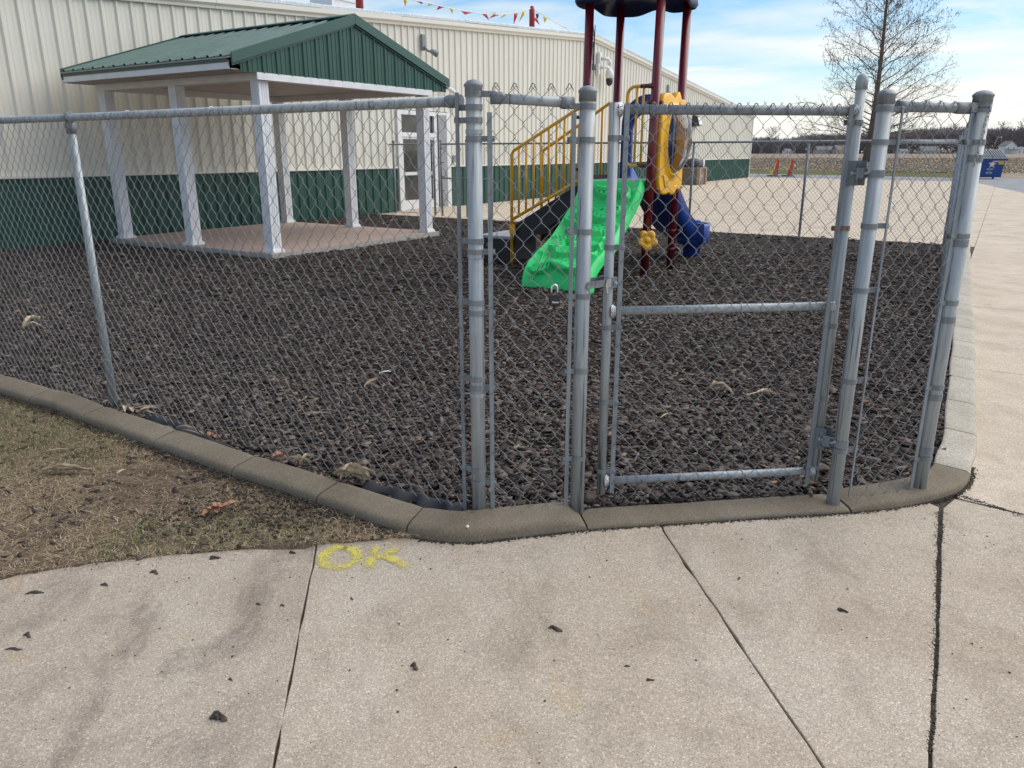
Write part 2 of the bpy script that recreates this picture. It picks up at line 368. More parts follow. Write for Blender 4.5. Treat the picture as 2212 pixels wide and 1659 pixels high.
n = NT('spray_paint'); nz = n.math('ADD', n.math('MULTIPLY', n.noise(170, 4, .7), .75), n.math('MULTIPLY', n.noise(12, 3), .3))
attr = n.t.nodes.new('ShaderNodeAttribute'); attr.attribute_name = 'cover'
al = n.ramp(n.math('ADD', n.math('MULTIPLY', attr.outputs['Fac'], .50), n.math('SUBTRACT', n.math('MULTIPLY', nz, 2.6), 1.42)), [(.22, 0), (.50, .92)])
n.link(al, n.p.inputs['Alpha']); M['spray'] = n.done((.70, .60, .12), .85, None, .2)
n = NT('bubble_plastic'); tr = n.t.nodes.new('ShaderNodeBsdfTransparent'); tr.inputs[0].default_value = (.80, .70, .62, 1); gl = n.t.nodes.new('ShaderNodeBsdfGlossy'); gl.inputs['Roughness'].default_value = .07
lw = n.t.nodes.new('ShaderNodeFresnel'); lw.inputs[0].default_value = 1.7; ms = n.t.nodes.new('ShaderNodeMixShader'); n.link(lw.outputs[0], ms.inputs[0]); n.link(tr.outputs[0], ms.inputs[1]); n.link(gl.outputs[0], ms.inputs[2])
n.link(ms.outputs[0], n.t.nodes['Material Output'].inputs[0]); M['bubble'] = n.m
# ================================================================== ground
def sheet_poly(name, pts, z, m, label=None, kind='structure'):
    me = bpy.data.meshes.new(name); me.from_pydata([(x, y, z) for x, y in pts], [], [tuple(range(len(pts)))]); me.materials.append(m)
    o = bpy.data.objects.new(name, me); COL.objects.link(o); return tag(o, label, None, None, kind)
sheet_poly('stubble_field', [(-2500, -300), (2500, -300), (2500, 3500), (-2500, 3500)], -.07, M['field'])
sheet_poly('grass_verge', [(10, 70), (19.4, 64.6), (30.7, 53.2), (31.5, 54), (39.8, 69), (24.8, 82.6), (12, 95), (-60, 150), (-60, 110)], -.045, M['verge'])
sheet_poly('asphalt_drive', [(12, 54), (10, 70), (19.4, 64.5), (30.7, 53.1), (45, 50.5), (90, 46), (90, -20), (12, -20)], -.03, M['asphalt'])
sheet_poly('far_road', [(60, 318), (900, 345), (900, 352), (60, 325)], -.045, M['asphalt'])
sheet_poly('subsoil', [(-14, -4), (14, -4), (17, 30), (20, 50), (12, 56), (-4, 26), (-14, 13)], -.014, M['dirt'])

# ---- concrete pavement: every slab a piece of its own
def clip(poly, p, nrm):
    """keep the side where (x-p).n <= 0"""
    o = []; n_ = len(poly)
    for i in range(n_):
        a, b = poly[i], poly[(i + 1) % n_]
        da = (a[0] - p[0]) * nrm[0] + (a[1] - p[1]) * nrm[1]; db = (b[0] - p[0]) * nrm[0] + (b[1] - p[1]) * nrm[1]
        if da <= 0: o.append(a)
        if da * db < 0: t = da / (da - db); o.append((a[0] + (b[0] - a[0]) * t, a[1] + (b[1] - a[1]) * t))
    return o
def shrink(poly, d):
    """pull a convex counter-clockwise outline in by d"""
    o = list(poly); n_ = len(poly)
    ar = sum(poly[i][0] * poly[(i + 1) % n_][1] - poly[(i + 1) % n_][0] * poly[i][1] for i in range(n_))
    if ar < 0: poly = poly[::-1]; o = list(poly)
    for i in range(n_):
        a, b = poly[i], poly[(i + 1) % n_]; L = math.hypot(b[0] - a[0], b[1] - a[1])
        if L < 1e-6: continue
        nx, ny = (b[1] - a[1]) / L, -(b[0] - a[0]) / L
        o = clip(o, (a[0] - nx * d, a[1] - ny * d), (nx, ny))
        if len(o) < 3: return []
    return o
def rough_edge(poly, step=.09, amp=.0025):
    o = []; n_ = len(poly)
    for i in range(n_):
        a, b = poly[i], poly[(i + 1) % n_]; L = math.hypot(b[0] - a[0], b[1] - a[1]); k = max(1, int(L / step)); k = min(k, 60)
        for j in range(k):
            t = j / k; s = amp if j else 0
            o.append((a[0] + (b[0] - a[0]) * t + random.gauss(0, s), a[1] + (b[1] - a[1]) * t + random.gauss(0, s)))
    return o
def slab(parent, poly, m, gap=.0035, top=0.0, near=False):
    p = shrink(poly, gap)
    if len(p) < 3: return
    if near: p = rough_edge(p)
    b = MB(); b.poly([(x, y, -.10) for x, y in p], (0, 0, .10 + top)); o = b.build('slab', m, parent)
    if near:
        bv = o.modifiers.new('edge', 'BEVEL'); bv.width = .004; bv.segments = 2; bv.limit_method = 'ANGLE'; bv.angle_limit = rad(60)
pave = thing('pavement', 'grey exposed aggregate concrete pavement in front of the fence', None, (0, 0, 0), kind='structure')
J = lambda *p: [tuple(G(x, y).xy) for x, y in p]
gr_edge = J((0, 1247), (200, 1215), (400, 1195), (600, 1180), (683, 1174), (780, 1168), (900, 1158))
j1 = [(-.862, 3.05), (-.856, 3.012), (-.749, 2.291), (-.668, 1.749), (-.274, -.90)]
j2 = [(.69, 3.30), (.690, 3.14), (.783, 2.428), (.873, 1.749), (.93, 1.31)]
j3 = [(2.075, 3.40), (2.024, 3.302), (1.473, 2.291), (1.168, 1.749), (.93, 1.31), (-.274, -.90)]
S1 = [(-7.5, -3)] + [(-1.45, -3), j1[4], j1[3], j1[2], j1[1], gr_edge[4]] + gr_edge[3::-1] + [(-7.5, 1.2)]
S2 = [j1[4], j3[4], j2[3], j2[2], j2[1], j2[0], (.1, 3.2), (-.2, 3.14), (-.42, 3.13), (-.66, 3.06), (-.858, 3.03), j1[2], j1[3]]
S3 = [j2[4], j3[3], j3[2], j3[1], j3[0], (2.05, 3.45), (1.4, 3.36), (.69, 3.30), j2[1], j2[2], j2[3]]
def slab_free(poly, cut, m=None):
    p = rough_edge(poly); b = MB(); b.poly([(x, y, -.10) for x, y in p], (0, 0, .10))
    o = b.build('slab', m or M['walk'], pave); bv = o.modifiers.new('edge', 'BEVEL'); bv.width = .004; bv.segments = 2; bv.limit_method = 'ANGLE'; bv.angle_limit = rad(60)
def inset(poly, d):
    a = [Vector((x, y)) for x, y in poly]; n_ = len(a); ar = sum(a[i].x * a[(i + 1) % n_].y - a[(i + 1) % n_].x * a[i].y for i in range(n_)); sg = 1 if ar > 0 else -1
    o = []
    for i in range(n_):
        e0 = (a[i] - a[i - 1]).normalized(); e1_ = (a[(i + 1) % n_] - a[i]).normalized()
        n0 = Vector((-e0.y, e0.x)) * sg; n1_ = Vector((-e1_.y, e1_.x)) * sg; bis = (n0 + n1_)
        if bis.length < 1e-4: bis = n0
        bis.normalize(); o.append(tuple(a[i] + bis * min(d / max(.4, bis.dot(n0)), 3 * d)))
    return o
P_ = lambda u, v: (E1.x * u + E2.x * v, E1.y * u + E2.y * v)
S4 = [(.93 + .004, 1.31), (1.172, 1.749), (1.477, 2.291), (2.032, 3.302), (2.083, 3.39), (2.20, 3.50), P_(4.1 - .42, 3.7), P_(-2, 3.7), P_(-3.0, .3), (-.262, -.90)]
slab_free(inset(S4, .0045), None)
slab_free(inset(S1, .0035), None, M['walk_dirty']); slab_free(inset(S2, .0035), None); slab_free(inset(S3, .0035), None)
lot = thing('parking_lot', 'tan concrete yard beside and behind the play area', None, (0, 0, 0), kind='structure')
UB = [4.1 - 2.96 * k for k in (3, 2, 1)] + [4.1, 6.94, 9.9, 12.86, 15.8] + [15.8 + 2.96 * k for k in range(1, 14)]
VB = [-14.62 + 3.655 * k for k in range(4)] + [0.0, 3.7, 7.4, 11.1, 14.8, 18.5, 22.2]
A1_, A2_, A4_ = (16.565, 54.881), (26.357, 45.509), (21.419, 33.103)
nA = (A1_[1] - A2_[1], A2_[0] - A1_[0]); nB = (A2_[1] - A4_[1], -(A2_[0] - A4_[0]))
for i in range(len(UB) - 1):
    for k in range(len(VB) - 1):
        u0, u1, v0, v1 = UB[i], UB[i + 1], VB[k], VB[k + 1]
        if v1 <= 0.001 and u0 < 15: continue
        if v1 <= .001 and u0 < 16: u0 = 16.38
        if v1 == 0: v1 = -.24
        if v0 == 0 and u1 < 4.2: continue
        if v0 == 0 and u0 > 4: v0 = -.24
        sk = .42 if abs(u0 - 4.1) < .01 else 0; sk1 = .42 if abs(u1 - 4.1) < .01 else 0
        if k > 4: sk = sk1 = 0
        P = lambda u, v: (E1.x * u + E2.x * v, E1.y * u + E2.y * v)
        q = [P(u0, v0), P(u1, v0), P(u1 - sk1, v1), P(u0 - sk, v1)] if not (abs(u0 - 4.1) < .01 and v0 < 0) else [(2.215, 3.50), P(u1, v0), P(u1, v1), P(u0 - sk, v1)]
        q = clip(q, A1_, nA); q = clip(q, A4_, nB) if len(q) > 2 else q
        if len(q) > 2: slab(lot, q, M['lot'] if u0 > 4 else M['walk'], .011 if (v0 <= 0 and u0 < 4) else .004, near=u0 < 8 and k < 6)

# ---- kerb: concrete edging blocks swept along a surveyed line
def catmull(P, n=8):
    P = [Vector(p) for p in P]; P = [P[0] * 2 - P[1]] + P + [P[-1] * 2 - P[-2]]; o = []
    for i in range(1, len(P) - 2):
        a, b, c, d = P[i - 1:i + 3]
        for k in range(n):
            t = k / n; o.append(.5 * ((2 * b) + (c - a) * t + (2 * a - 5 * b + 4 * c - d) * t * t + (3 * b - a - 3 * c + d) * t ** 3))
    o.append(P[-2]); return o
kp = [(-9.6, 9.02), (-6.5, 7.03), (-3.617, 5.176), (-3.086, 4.85), (-2.629, 4.525), (-2.077, 4.145), (-1.477, 3.742), (-.954, 3.40), (-.60, 3.17), (-.40, 3.075), (-.22, 3.04), (-.012, 3.075),
      (.39, 3.168), (.96, 3.246), (1.618, 3.338), (1.95, 3.42), (2.231, 3.545), (2.385, 3.69), (2.50, 3.87), (2.701, 4.18), (3.305, 5.231), (4.624, 7.541), (6.286, 10.49), (8.35, 14.15)]
KL = catmull([Vector(p) for p in kp], 10)
ks = [0.0]
for i in range(1, len(KL)): ks.append(ks[-1] + (KL[i] - KL[i - 1]).length)
def kat(s):
    s = max(0, min(ks[-1] - 1e-6, s)); i = int(np.searchsorted(ks, s, 'right')) - 1; i = min(i, len(KL) - 2)
    t = (s - ks[i]) / (ks[i + 1] - ks[i]); p = KL[i].lerp(KL[i + 1], t)
    a = KL[max(0, i - 1)]; b = KL[min(len(KL) - 1, i + 2)]; d = (b - a).normalized(); return p, Vector((-d.y, d.x))
def s_near(x, y):
    return ks[min(range(len(KL)), key=lambda i: (KL[i].x - x) ** 2 + (KL[i].y - y) ** 2)]
sg0, sg1 = s_near(.355, 3.16), s_near(1.60, 3.335)         # the lowered stretch at the gate
def kh(s):
    if s < sg0: return .080 - .045 * max(0, (s - (sg0 - .07)) / .07)
    if s < sg1: return .030
    return .056 - .024 * max(0, 1 - (s - sg1) / .09)
kerb = thing('kerb', 'rounded concrete edging around the bark play area', None, (0, 0, 0), kind='structure')
cuts = [0.0]
def dj(x, y): p = G(x, y, .03); return s_near(p.x, p.y)
lj = [dj(80, 862), dj(210, 898), dj(360, 954), dj(515, 1012), dj(690, 1072), dj(905, 1122)]
cuts += [lj[0] - .65 * k for k in range(8, 0, -1)] + lj + [sg0, sg1]
sr = s_near(2.43, 3.74); cuts += [sr]
cuts += [sr + .66 * k for k in range(1, 40) if sr + .66 * k < ks[-1] - .3] + [ks[-1]]
prof = [(0, -.05), (0.0, 0.0), (.001, .36), (.004, .54), (.011, .68), (.022, .765), (.040, .82), (.085, .90), (.130, .975), (.150, 1.0), (.159, .975), (.164, .86), (.166, -.05)]
for ci in range(len(cuts) - 1):
    a, b = cuts[ci] + .0055, cuts[ci + 1] - .0055
    if b - a < .05: continue
    n_ = max(3, int((b - a) / .06)); vs = []; fs = []; wd = 1.0 if b <= sg1 + .5 else 1.08
    for i in range(n_ + 1):
        s = a + (b - a) * i / n_; p, nn = kat(s); h = kh(s) * (1 + .02 * sin(s * 9.0)); e = .006 * (1 if i in (0, n_) else 0)
        wv = .004 * sin(s * 5.1)
        for x, y in prof:
            z = y if y < 0 else y * h
            if e and y > .5: z -= e
            q = p + nn * (x * wd + wv); vs.append((q.x, q.y, z))
    m_ = len(prof)
    for i in range(n_):
        for k in range(m_ - 1): fs.append((i * m_ + k, (i + 1) * m_ + k, (i + 1) * m_ + k + 1, i * m_ + k + 1))
    B = MB(); B.add(vs, fs, True); B.add([vs[k] for k in range(m_)], [tuple(range(m_))]); B.add([vs[n_ * m_ + k] for k in range(m_)], [tuple(range(m_))[::-1]])
    B.build('kerb_block', M['kerb_new'] if b <= sr + .01 else M['kerb_old'], kerb)

# crumbs of mortar and soil along the kerb foot
def blob_cloud(name, pts, sizes, m, flat=.6, kind='stuff', parent=None):
    ico = np.array([(0, 0, 1), (.9, 0, .3), (.28, .85, .3), (-.72, .52, .3), (-.72, -.52, .3), (.28, -.85, .3), (0, 0, -.6)], float)
    fc = np.array([(0, 1, 2), (0, 2, 3), (0, 3, 4), (0, 4, 5), (0, 5, 1), (6, 2, 1), (6, 3, 2), (6, 4, 3), (6, 5, 4), (6, 1, 5)])
    n_ = len(pts); V = np.repeat(ico[None], n_, 0) * (1 + rng.normal(0, .22, (n_, 7, 3)))
    a = rng.uniform(0, 2 * PI, n_); c, s = np.cos(a)[:, None], np.sin(a)[:, None]
    x = V[..., 0] * c - V[..., 1] * s; y = V[..., 0] * s + V[..., 1] * c; V[..., 0], V[..., 1] = x, y; V[..., 2] *= flat
    V *= np.asarray(sizes)[:, None, None]; V += np.asarray(pts)[:, None, :]
    F = (fc[None] + (np.arange(n_) * 7)[:, None, None]).reshape(-1, 3)
    o = obj(name, np_mesh(name, V.reshape(-1, 3), F), m, parent); return tag(o, None, None, None, kind)
pts = []; sz = []
for k in range(3200):
    s = random.uniform(s_near(-.75, 3.25), s_near(2.5, 3.9)); p, nn = kat(s); dd = -abs(random.gauss(0, .011)) + .004
    q = p + nn * dd; pts.append((q.x, q.y, .001)); sz.append(random.uniform(.0015, .0065))
for k in range(1500):
    s = random.uniform(s_near(-4.2, 5.6), s_near(-.5, 3.2)); p, nn = kat(s); q = p - nn * abs(random.gauss(0, .04)); pts.append((q.x, q.y, .02)); sz.append(random.uniform(.003, .011))
for k in range(2600):      # soil packed in the wide joint on the right and by the kerb corner
    t = random.random() ** 1.6; a = Vector((2.05, 3.35)).lerp(Vector((1.2, 1.8)), t); wj = .012 + .012 * (1 - t) ** 2
    pts.append((a.x + random.gauss(0, wj * .6), a.y, -.002)); sz.append(random.uniform(.002, .006))
for k in range(700):
    t = random.random() ** 1.5; a = Vector((2.25, 3.52)).lerp(Vector((2.75, 2.9)), t); pts.append((a.x + random.gauss(0, .013), a.y + random.gauss(0, .012), -.001)); sz.append(random.uniform(.002, .006))
blob_cloud('mortar_crumbs', pts, sz, M['dirt'])

# ---- mulch
kin = []
for i in range(0, len(KL), 3):
    p, nn = kat(ks[i]); q = p + nn * .10; kin.append((q.x, q.y))
uv = lambda u, v: (E1.x * u + E2.x * v, E1.y * u + E2.y * v)
mulch_poly = kin + [uv(16.44, -.30), uv(16.44, -14.60), (-9.5, 12.5), (-9.6, 9.15)]
sheet_poly('bark_bed', mulch_poly, .012, M['mulch'])
def inside(px, py, poly):
    res = np.zeros(len(px), bool); n_ = len(poly)
    for i in range(n_):
        x1, y1 = poly[i]; x2, y2 = poly[(i + 1) % n_]
        if y1 == y2: continue
        c = ((y1 > py) != (y2 > py)) & (px < (x2 - x1) * (py - y1) / (y2 - y1) + x1); res ^= c
    return res
mulch_in = []
for i in range(0, len(KL), 3):
    p, nn = kat(ks[i]); q = p + nn * .165; mulch_in.append((q.x, q.y))
mulch_in += [uv(16.36, -.34), uv(16.36, -14.56), (-9.4, 12.5), (-9.5, 9.3)]
def chips(name, px, py, ln, wd, z0, m, tilt=.14, zs=.014):
    n_ = len(px)
    base = np.array([(-.5, -.42, 0), (.05, -.55, 0), (.5, -.3, 0), (.46, .34, 0), (-.1, .52, 0), (-.52, .3, 0)], float)
    V = np.repeat(base[None], n_, 0) + rng.normal(0, .13, (n_, 6, 3)) * np.array([1, 1, 0])
    V[..., 0] *= ln[:, None]; V[..., 1] *= wd[:, None]
    V[..., 2] = rng.normal(0, 1, (n_, 6)) * .10 * wd[:, None] + (V[..., 0] ** 2) * (rng.normal(0, 3.5, n_))[:, None]
    th = rng.uniform(.0012, .004, n_)[:, None]
    W = V.copy(); W[..., 2] -= th; W[..., :2] *= .95
    A = np.concatenate([V, W], 1)
    ax, ay, az = rng.normal(0, tilt, n_), rng.normal(0, tilt, n_), rng.uniform(0, 2 * PI, n_)
    c, s = np.cos(ax)[:, None], np.sin(ax)[:, None]; y = A[..., 1] * c - A[..., 2] * s; z = A[..., 1] * s + A[..., 2] * c; A[..., 1], A[..., 2] = y, z
    c, s = np.cos(ay)[:, None], np.sin(ay)[:, None]; x = A[..., 0] * c + A[..., 2] * s; z = -A[..., 0] * s + A[..., 2] * c; A[..., 0], A[..., 2] = x, z
    c, s = np.cos(az)[:, None], np.sin(az)[:, None]; x = A[..., 0] * c - A[..., 1] * s; y = A[..., 0] * s + A[..., 1] * c; A[..., 0], A[..., 1] = x, y
    A += np.stack([px, py, z0 + rng.uniform(0, 1, n_) * zs], 1)[:, None, :]
    f = [(0, 1, 2), (0, 2, 3), (0, 3, 4), (0, 4, 5)] + [(i, 6 + i, 6 + (i + 1) % 6) for i in range(6)] + [(i, 6 + (i + 1) % 6, (i + 1) % 6) for i in range(6)]
    F = (np.array(f)[None] + (np.arange(n_) * 12)[:, None, None]).reshape(-1, 3)
    o = obj(name, np_mesh(name, A.reshape(-1, 3), F), m); return tag(o, None, None, None, 'stuff')
def scatter(n_, x0, x1, y0, y1, poly):
    px = rng.uniform(x0, x1, n_); py = rng.uniform(y0, y1, n_); k = inside(px, py, poly); return px[k], py[k]
X = []; Yv = []; Ln = []; Wd = []
for (n_, x0, x1, y0, y1, a, b) in [(46000, -4.2, 4.2, 3.0, 5.6, .014, .034), (15000, -4.2, 4.2, 3.0, 5.6, .036, .078), (42000, -6.5, 6, 5.4, 8.6, .02, .06), (24000, -9, 8, 8.2, 13, .035, .085), (13000, -8, 8, 12.5, 23, .045, .10)]:
    x, y = scatter(n_, x0, x1, y0, y1, mulch_in); X.append(x); Yv.append(y)
    L = rng.uniform(a, b, len(x)) * rng.choice([.7, 1, 1.25], len(x)); Ln.append(L); Wd.append(L * rng.uniform(.28, .65, len(x)))
X = np.concatenate(X); Yv = np.concatenate(Yv); Ln = np.concatenate(Ln); Wd = np.concatenate(Wd)
mh = .018 * np.sin(X * 2.1 + 1) * np.sin(Yv * 1.7) * (Yv > 4.2) + .012
chips('bark_mulch', X, Yv, Ln, Wd, .016 + np.maximum(mh, 0) * .8, M['chip'])

# ---- worn lawn on the left
lawn = []
for i in range(0, len(KL)):
    if ks[i] > s_near(-.42, 3.08) + .02: break
    lawn.append((KL[i].x, KL[i].y))
lawn = lawn + [(-.44, 3.07), (-.66, 3.05), (-.86, 3.0)] + [(p[0], p[1] - .015) for p in gr_edge[3::-1]] + [(-6, 1.3), (-9.6, 1.0)]
res = .05; gx = np.arange(-5.2, -.3, res); gy = np.arange(1.2, 6.4, res); XX, YY = np.meshgrid(gx, gy)
def soil_h(x, y):
    return .010 + .006 * np.sin(x * 7 + y * 3) * np.sin(y * 8.3 - x * 2) + .012 * np.sin(x * 1.9 + 2) * np.sin(y * 2.3)
ins = inside(XX.ravel(), YY.ravel(), lawn).reshape(XX.shape)
Vv = np.stack([XX.ravel(), YY.ravel(), np.maximum(soil_h(XX, YY), .004).ravel() + rng.normal(0, .002, XX.size)], 1); F = []
nx_ = len(gx)
for j in range(len(gy) - 1):
    for i in range(nx_ - 1):
        if ins[j, i] or ins[j + 1, i] or ins[j, i + 1] or ins[j + 1, i + 1]: F.append((j * nx_ + i, j * nx_ + i + 1, (j + 1) * nx_ + i + 1, (j + 1) * nx_ + i))
# keep the sheet off the slab: sink the vertices outside the lawn
outm = ~ins.ravel(); Vv[outm, 2] = -.03
soil = obj('lawn_soil', np_mesh('lawn_soil', Vv, F, True), M['soil']); tag(soil, None, None, None, 'structure')
gc = [(G(40, 960).xy, .55), (G(190, 990).xy, .22), (G(300, 1165).xy, .20), (G(520, 1150).xy, .28), (G(640, 1160).xy, .2), (G(250, 1190).xy, .15), (G(20, 900).xy, .3), (G(430, 1165).xy, .12)]
n_ = 110000
px, py = scatter(n_ * 2, -4.6, -.4, 2.5, 5.6, lawn)
edge_w = np.zeros(len(px))
for c, r in gc: edge_w = np.maximum(edge_w, np.exp(-((px - c.x) ** 2 + (py - c.y) ** 2) / (r * r)))
near_pave = np.exp(-np.maximum(py - np.interp(px, [p[0] for p in gr_edge], [p[1] for p in gr_edge]), 0) / .10)
pat = .5 + .5 * np.sin(px * 5 + 1.3) * np.sin(py * 6.1 + px)
keep = rng.random(len(px)) < np.clip(.16 + .42 * pat ** 2 + .7 * edge_w + .35 * near_pave + .35 * (px < -2.2), 0, 1)
keep &= rng.random(len(px)) > .75 * np.exp(-((px + 1.05) ** 2 + (py - 3.30) ** 2) / .04)
px, py, edge_w, near_pave = px[keep], py[keep], edge_w[keep], near_pave[keep]; n_ = len(px)
green = (rng.random(n_) < np.clip(edge_w * .55 - .06, .0, .42)).astype(np.float32)
L = rng.uniform(.018, .065, n_) * (1 - .25 * edge_w); a = rng.uniform(0, 2 * PI, n_); lean = np.where(green > 0, rng.uniform(.35, 1.25, n_), rng.uniform(1.05, 1.52, n_))
dx, dy = np.cos(a), np.sin(a); wv = rng.uniform(.0006, .0013, n_); z0 = np.maximum(soil_h(px, py), .004)
p0 = np.stack([px, py, z0], 1); dv = np.stack([dx * np.sin(lean), dy * np.sin(lean), np.cos(lean)], 1); sd_ = np.stack([-dy, dx, np.zeros(n_)], 1) * wv[:, None]
mid = p0 + dv * (L * .55)[:, None]; tip = p0 + dv * L[:, None] - np.stack([0 * L, 0 * L, L * .22], 1); tip[:, 2] = np.maximum(tip[:, 2], z0 + .002)
V = np.stack([p0 - sd_, p0 + sd_, mid - sd_ * .8, mid + sd_ * .8, tip], 1).reshape(-1, 3)
F = (np.array([(0, 1, 3), (0, 3, 2), (2, 3, 4)])[None] + (np.arange(n_) * 5)[:, None, None]).reshape(-1, 3)
me = np_mesh('dry_grass', V, F); at = me.attributes.new('green', 'FLOAT', 'POINT'); at.data.foreach_set('value', np.repeat(green, 5))
g_ = obj('dry_grass', me, M['blade']); tag(g_, None, None, None, 'stuff')
px, py = scatter(1500, -4.6, -.6, 2.5, 5.4, lawn); L = rng.uniform(.012, .055, len(px)); chips('scattered_bark', px, py, L, L * rng.uniform(.3, .6, len(px)), np.maximum(soil_h(px, py), .004) + .003, M['chip'], .12, .006)
px, py = scatter(9000, -2.6, -.5, 2.9, 4.0, lawn); k = rng.random(len(px)) < np.exp(-((px + 1.15) ** 2 / .35 + (py - 3.38) ** 2 / .05)); px, py = px[k], py[k]
blob_cloud('soil_clods', np.stack([px, py, soil_h(px, py) + .003], 1), rng.uniform(.003, .013, len(px)), M['dirt'], .8)

# stalks and husks left on the field, as far as they read singly as specks
n_ = 26000; py = 66 * np.exp(rng.uniform(0, 1.25, n_)); px = rng.uniform(-.05, 1.02, n_) * py * .85 + 2; k = ((px - 10) * .764 + (py - 75) * .645 > 0) & ~((px > 8) & (px < 31) & (py < 84 - .9 * (px - 24.8))); px, py = px[k], py[k]
blob_cloud('corn_stubble', np.stack([px, py, 0 * px - .02], 1), rng.uniform(.04, .13, len(px)) * (py / 80) ** .5, M['stubble'], .9)

n_ = 1500; px = rng.uniform(-2.8, 3.0, n_); py = 1.6 + 1.75 * rng.beta(1.6, 1.0, n_); k = ~inside(px, py, lawn) & (py < 3.05 + np.maximum(0, px) * .15) & (rng.random(n_) < .35 + .65 * np.exp(-np.abs(px + 1.2) / .9)); px, py = px[k], py[k]
blob_cloud('soil_crumbs', np.stack([px, py, 0 * px + .001], 1), rng.uniform(.0008, .0036, len(px)) * rng.choice([1, 1, 1, 1.6], len(px)), M['barkbit'], .6)
# ================================================================== big metal hall
W0 = Vector((-8.912, 13.492, 0)); S0, S1_, SR = -.96, 47.45, 23.2
WP = lambda s, off, z: W0 + E1 * s + E2 * off + UP * z
def RZ(s): return 5.86 - (SR - s) * .0715 if s < SR else 5.86 - (s - SR) * .0850
def ribs(width, centers, hgt, bw, tw, minors=()):
    pr = [(0, 0)]
    ev = sorted([(c, hgt, bw, tw) for c in centers] + [(c, h, b_, t_) for c, h, b_, t_ in minors])
    for c, h, b_, t_ in ev: pr += [(c - b_ / 2, 0), (c - t_ / 2, h), (c + t_ / 2, h), (c + b_ / 2, 0)]
    pr.append((width, 0)); return pr
def sheet(B, o, ax, ay, an, pr, y0, y1, th=.0):
    vs = []; fs = []
    for x, h in pr:
        vs.append(o + ax * x + ay * y0(x) + an * h); vs.append(o + ax * x + ay * y1(x) + an * h)
    for i in range(len(pr) - 1): fs.append((2 * i, 2 * i + 2, 2 * i + 3, 2 * i + 1))
    return B.add(vs, fs)
hall = thing('metal_hall', 'long cream metal hall with ribbed walls and a dark green base band', 'building', WP(23.2, 0, 0))
segs = []
def split(a, b, k): return [(a + (b - a) * i / k, a + (b - a) * (i + 1) / k) for i in range(k)]
for a, b in split(S0, 10.78, 13) + split(10.78, 13.25, 3) + split(13.25, S1_, 37):
    door = 10.7 < a < 13.2; wd = b - a; sp = wd / 3; cs = [sp * (i + .5) for i in range(3)]
    mn = [(sp * (i + .5) + d, .0035, .05, .025) for i in range(3) for d in (sp / 3, -sp / 3) if 0 < sp * (i + .5) + d < wd] if a < 26 else []
    pr = ribs(wd, cs, .036, .095, .036, mn)
    B = MB(); zb = 2.80 if door else 1.225
    top = (lambda x, a=a: RZ(a + x) + .05)
    sheet(B, WP(a, 0, 0), E1, UP, E2, pr, lambda x: zb, top); B.build('wall_panel', M['cream'], hall)
    if not door:
        B = MB(); sheet(B, WP(a, 0, 0), E1, UP, E2, pr, lambda x: -.02, lambda x: 1.205); B.build('base_panel', M['green'], hall)
for a, b in [(S0, 10.74), (13.28, S1_)]:
    B = MB(); B.frame(WP(a, 0, 0), E1, E2, UP, 0, b - a, 0.002, .062, 1.203, 1.245); B.build('base_trim', M['cream_trim'], hall)
# structural body behind the sheets
B = MB(); B.frame(WP(S0, 0, 0), E1, -E2, UP, .02, 10.9 + .9, .05, .25, -.1, 3.9); B.frame(WP(13.4, 0, 0), E1, -E2, UP, 0, S1_ - 13.45, .05, .25, -.1, 3.9)
B.build('inner_wall', M['cream'], hall)
B = MB(); B.frame(WP(S0, 0, 0), -E2, E1, UP, .0, 42, 0, .2, -.1, 4.0); B.build('side_wall', M['cream'], hall)
B = MB(); B.frame(WP(S1_, 0, 0), -E2, E1, UP, .0, 42, -.2, 0, -.1, 4.0); B.build('side_wall', M['cream'], hall)
B = MB(); B.frame(WP(S1_ - .06, 0, 0), E1, E2, UP, 0, .12, .003, .05, 0.0, 3.98); B.build('corner_trim', M['cream_trim'], hall)
B = MB(); B.frame(WP(S0 - .06, 0, 0), E1, E2, UP, 0, .12, .003, .05, 0.0, 4.05); B.build('corner_trim', M['cream_trim'], hall)
for a, b in [(S0 - .1, SR), (SR, S1_ + .12)]:
    B = MB(); z0, z1 = RZ(a), RZ(b); f = lambda off, s, dz: WP(s, off, RZ(s) + dz)
    B.poly([f(.01, a, .10), f(.01, b, .10), f(.01, b, .172), f(.01, a, .172)], -E2 * 42); B.build('roof', M['flashing'], hall)
for a, b in split(S0 - .1, SR, 4) + split(SR, S1_ + .12, 4):
    # bevelled rake trim: lower lip, sloping face, upper face
    pr = [(.015, -.03), (.075, -.03), (.085, .02), (.140, .07), (.140, .175), (.015, .175)]
    B = MB(); vs = [WP(a + .004, x, RZ(a) + z) for x, z in pr] + [WP(b - .004, x, RZ(b) + z) for x, z in pr]; k = len(pr)
    B.add(vs, [tuple(range(k)), tuple(range(k, 2 * k))[::-1]] + [(i, k + i, k + (i + 1) % k, (i + 1) % k) for i in range(k)]); B.build('rake_trim', M['cream_trim'], hall)
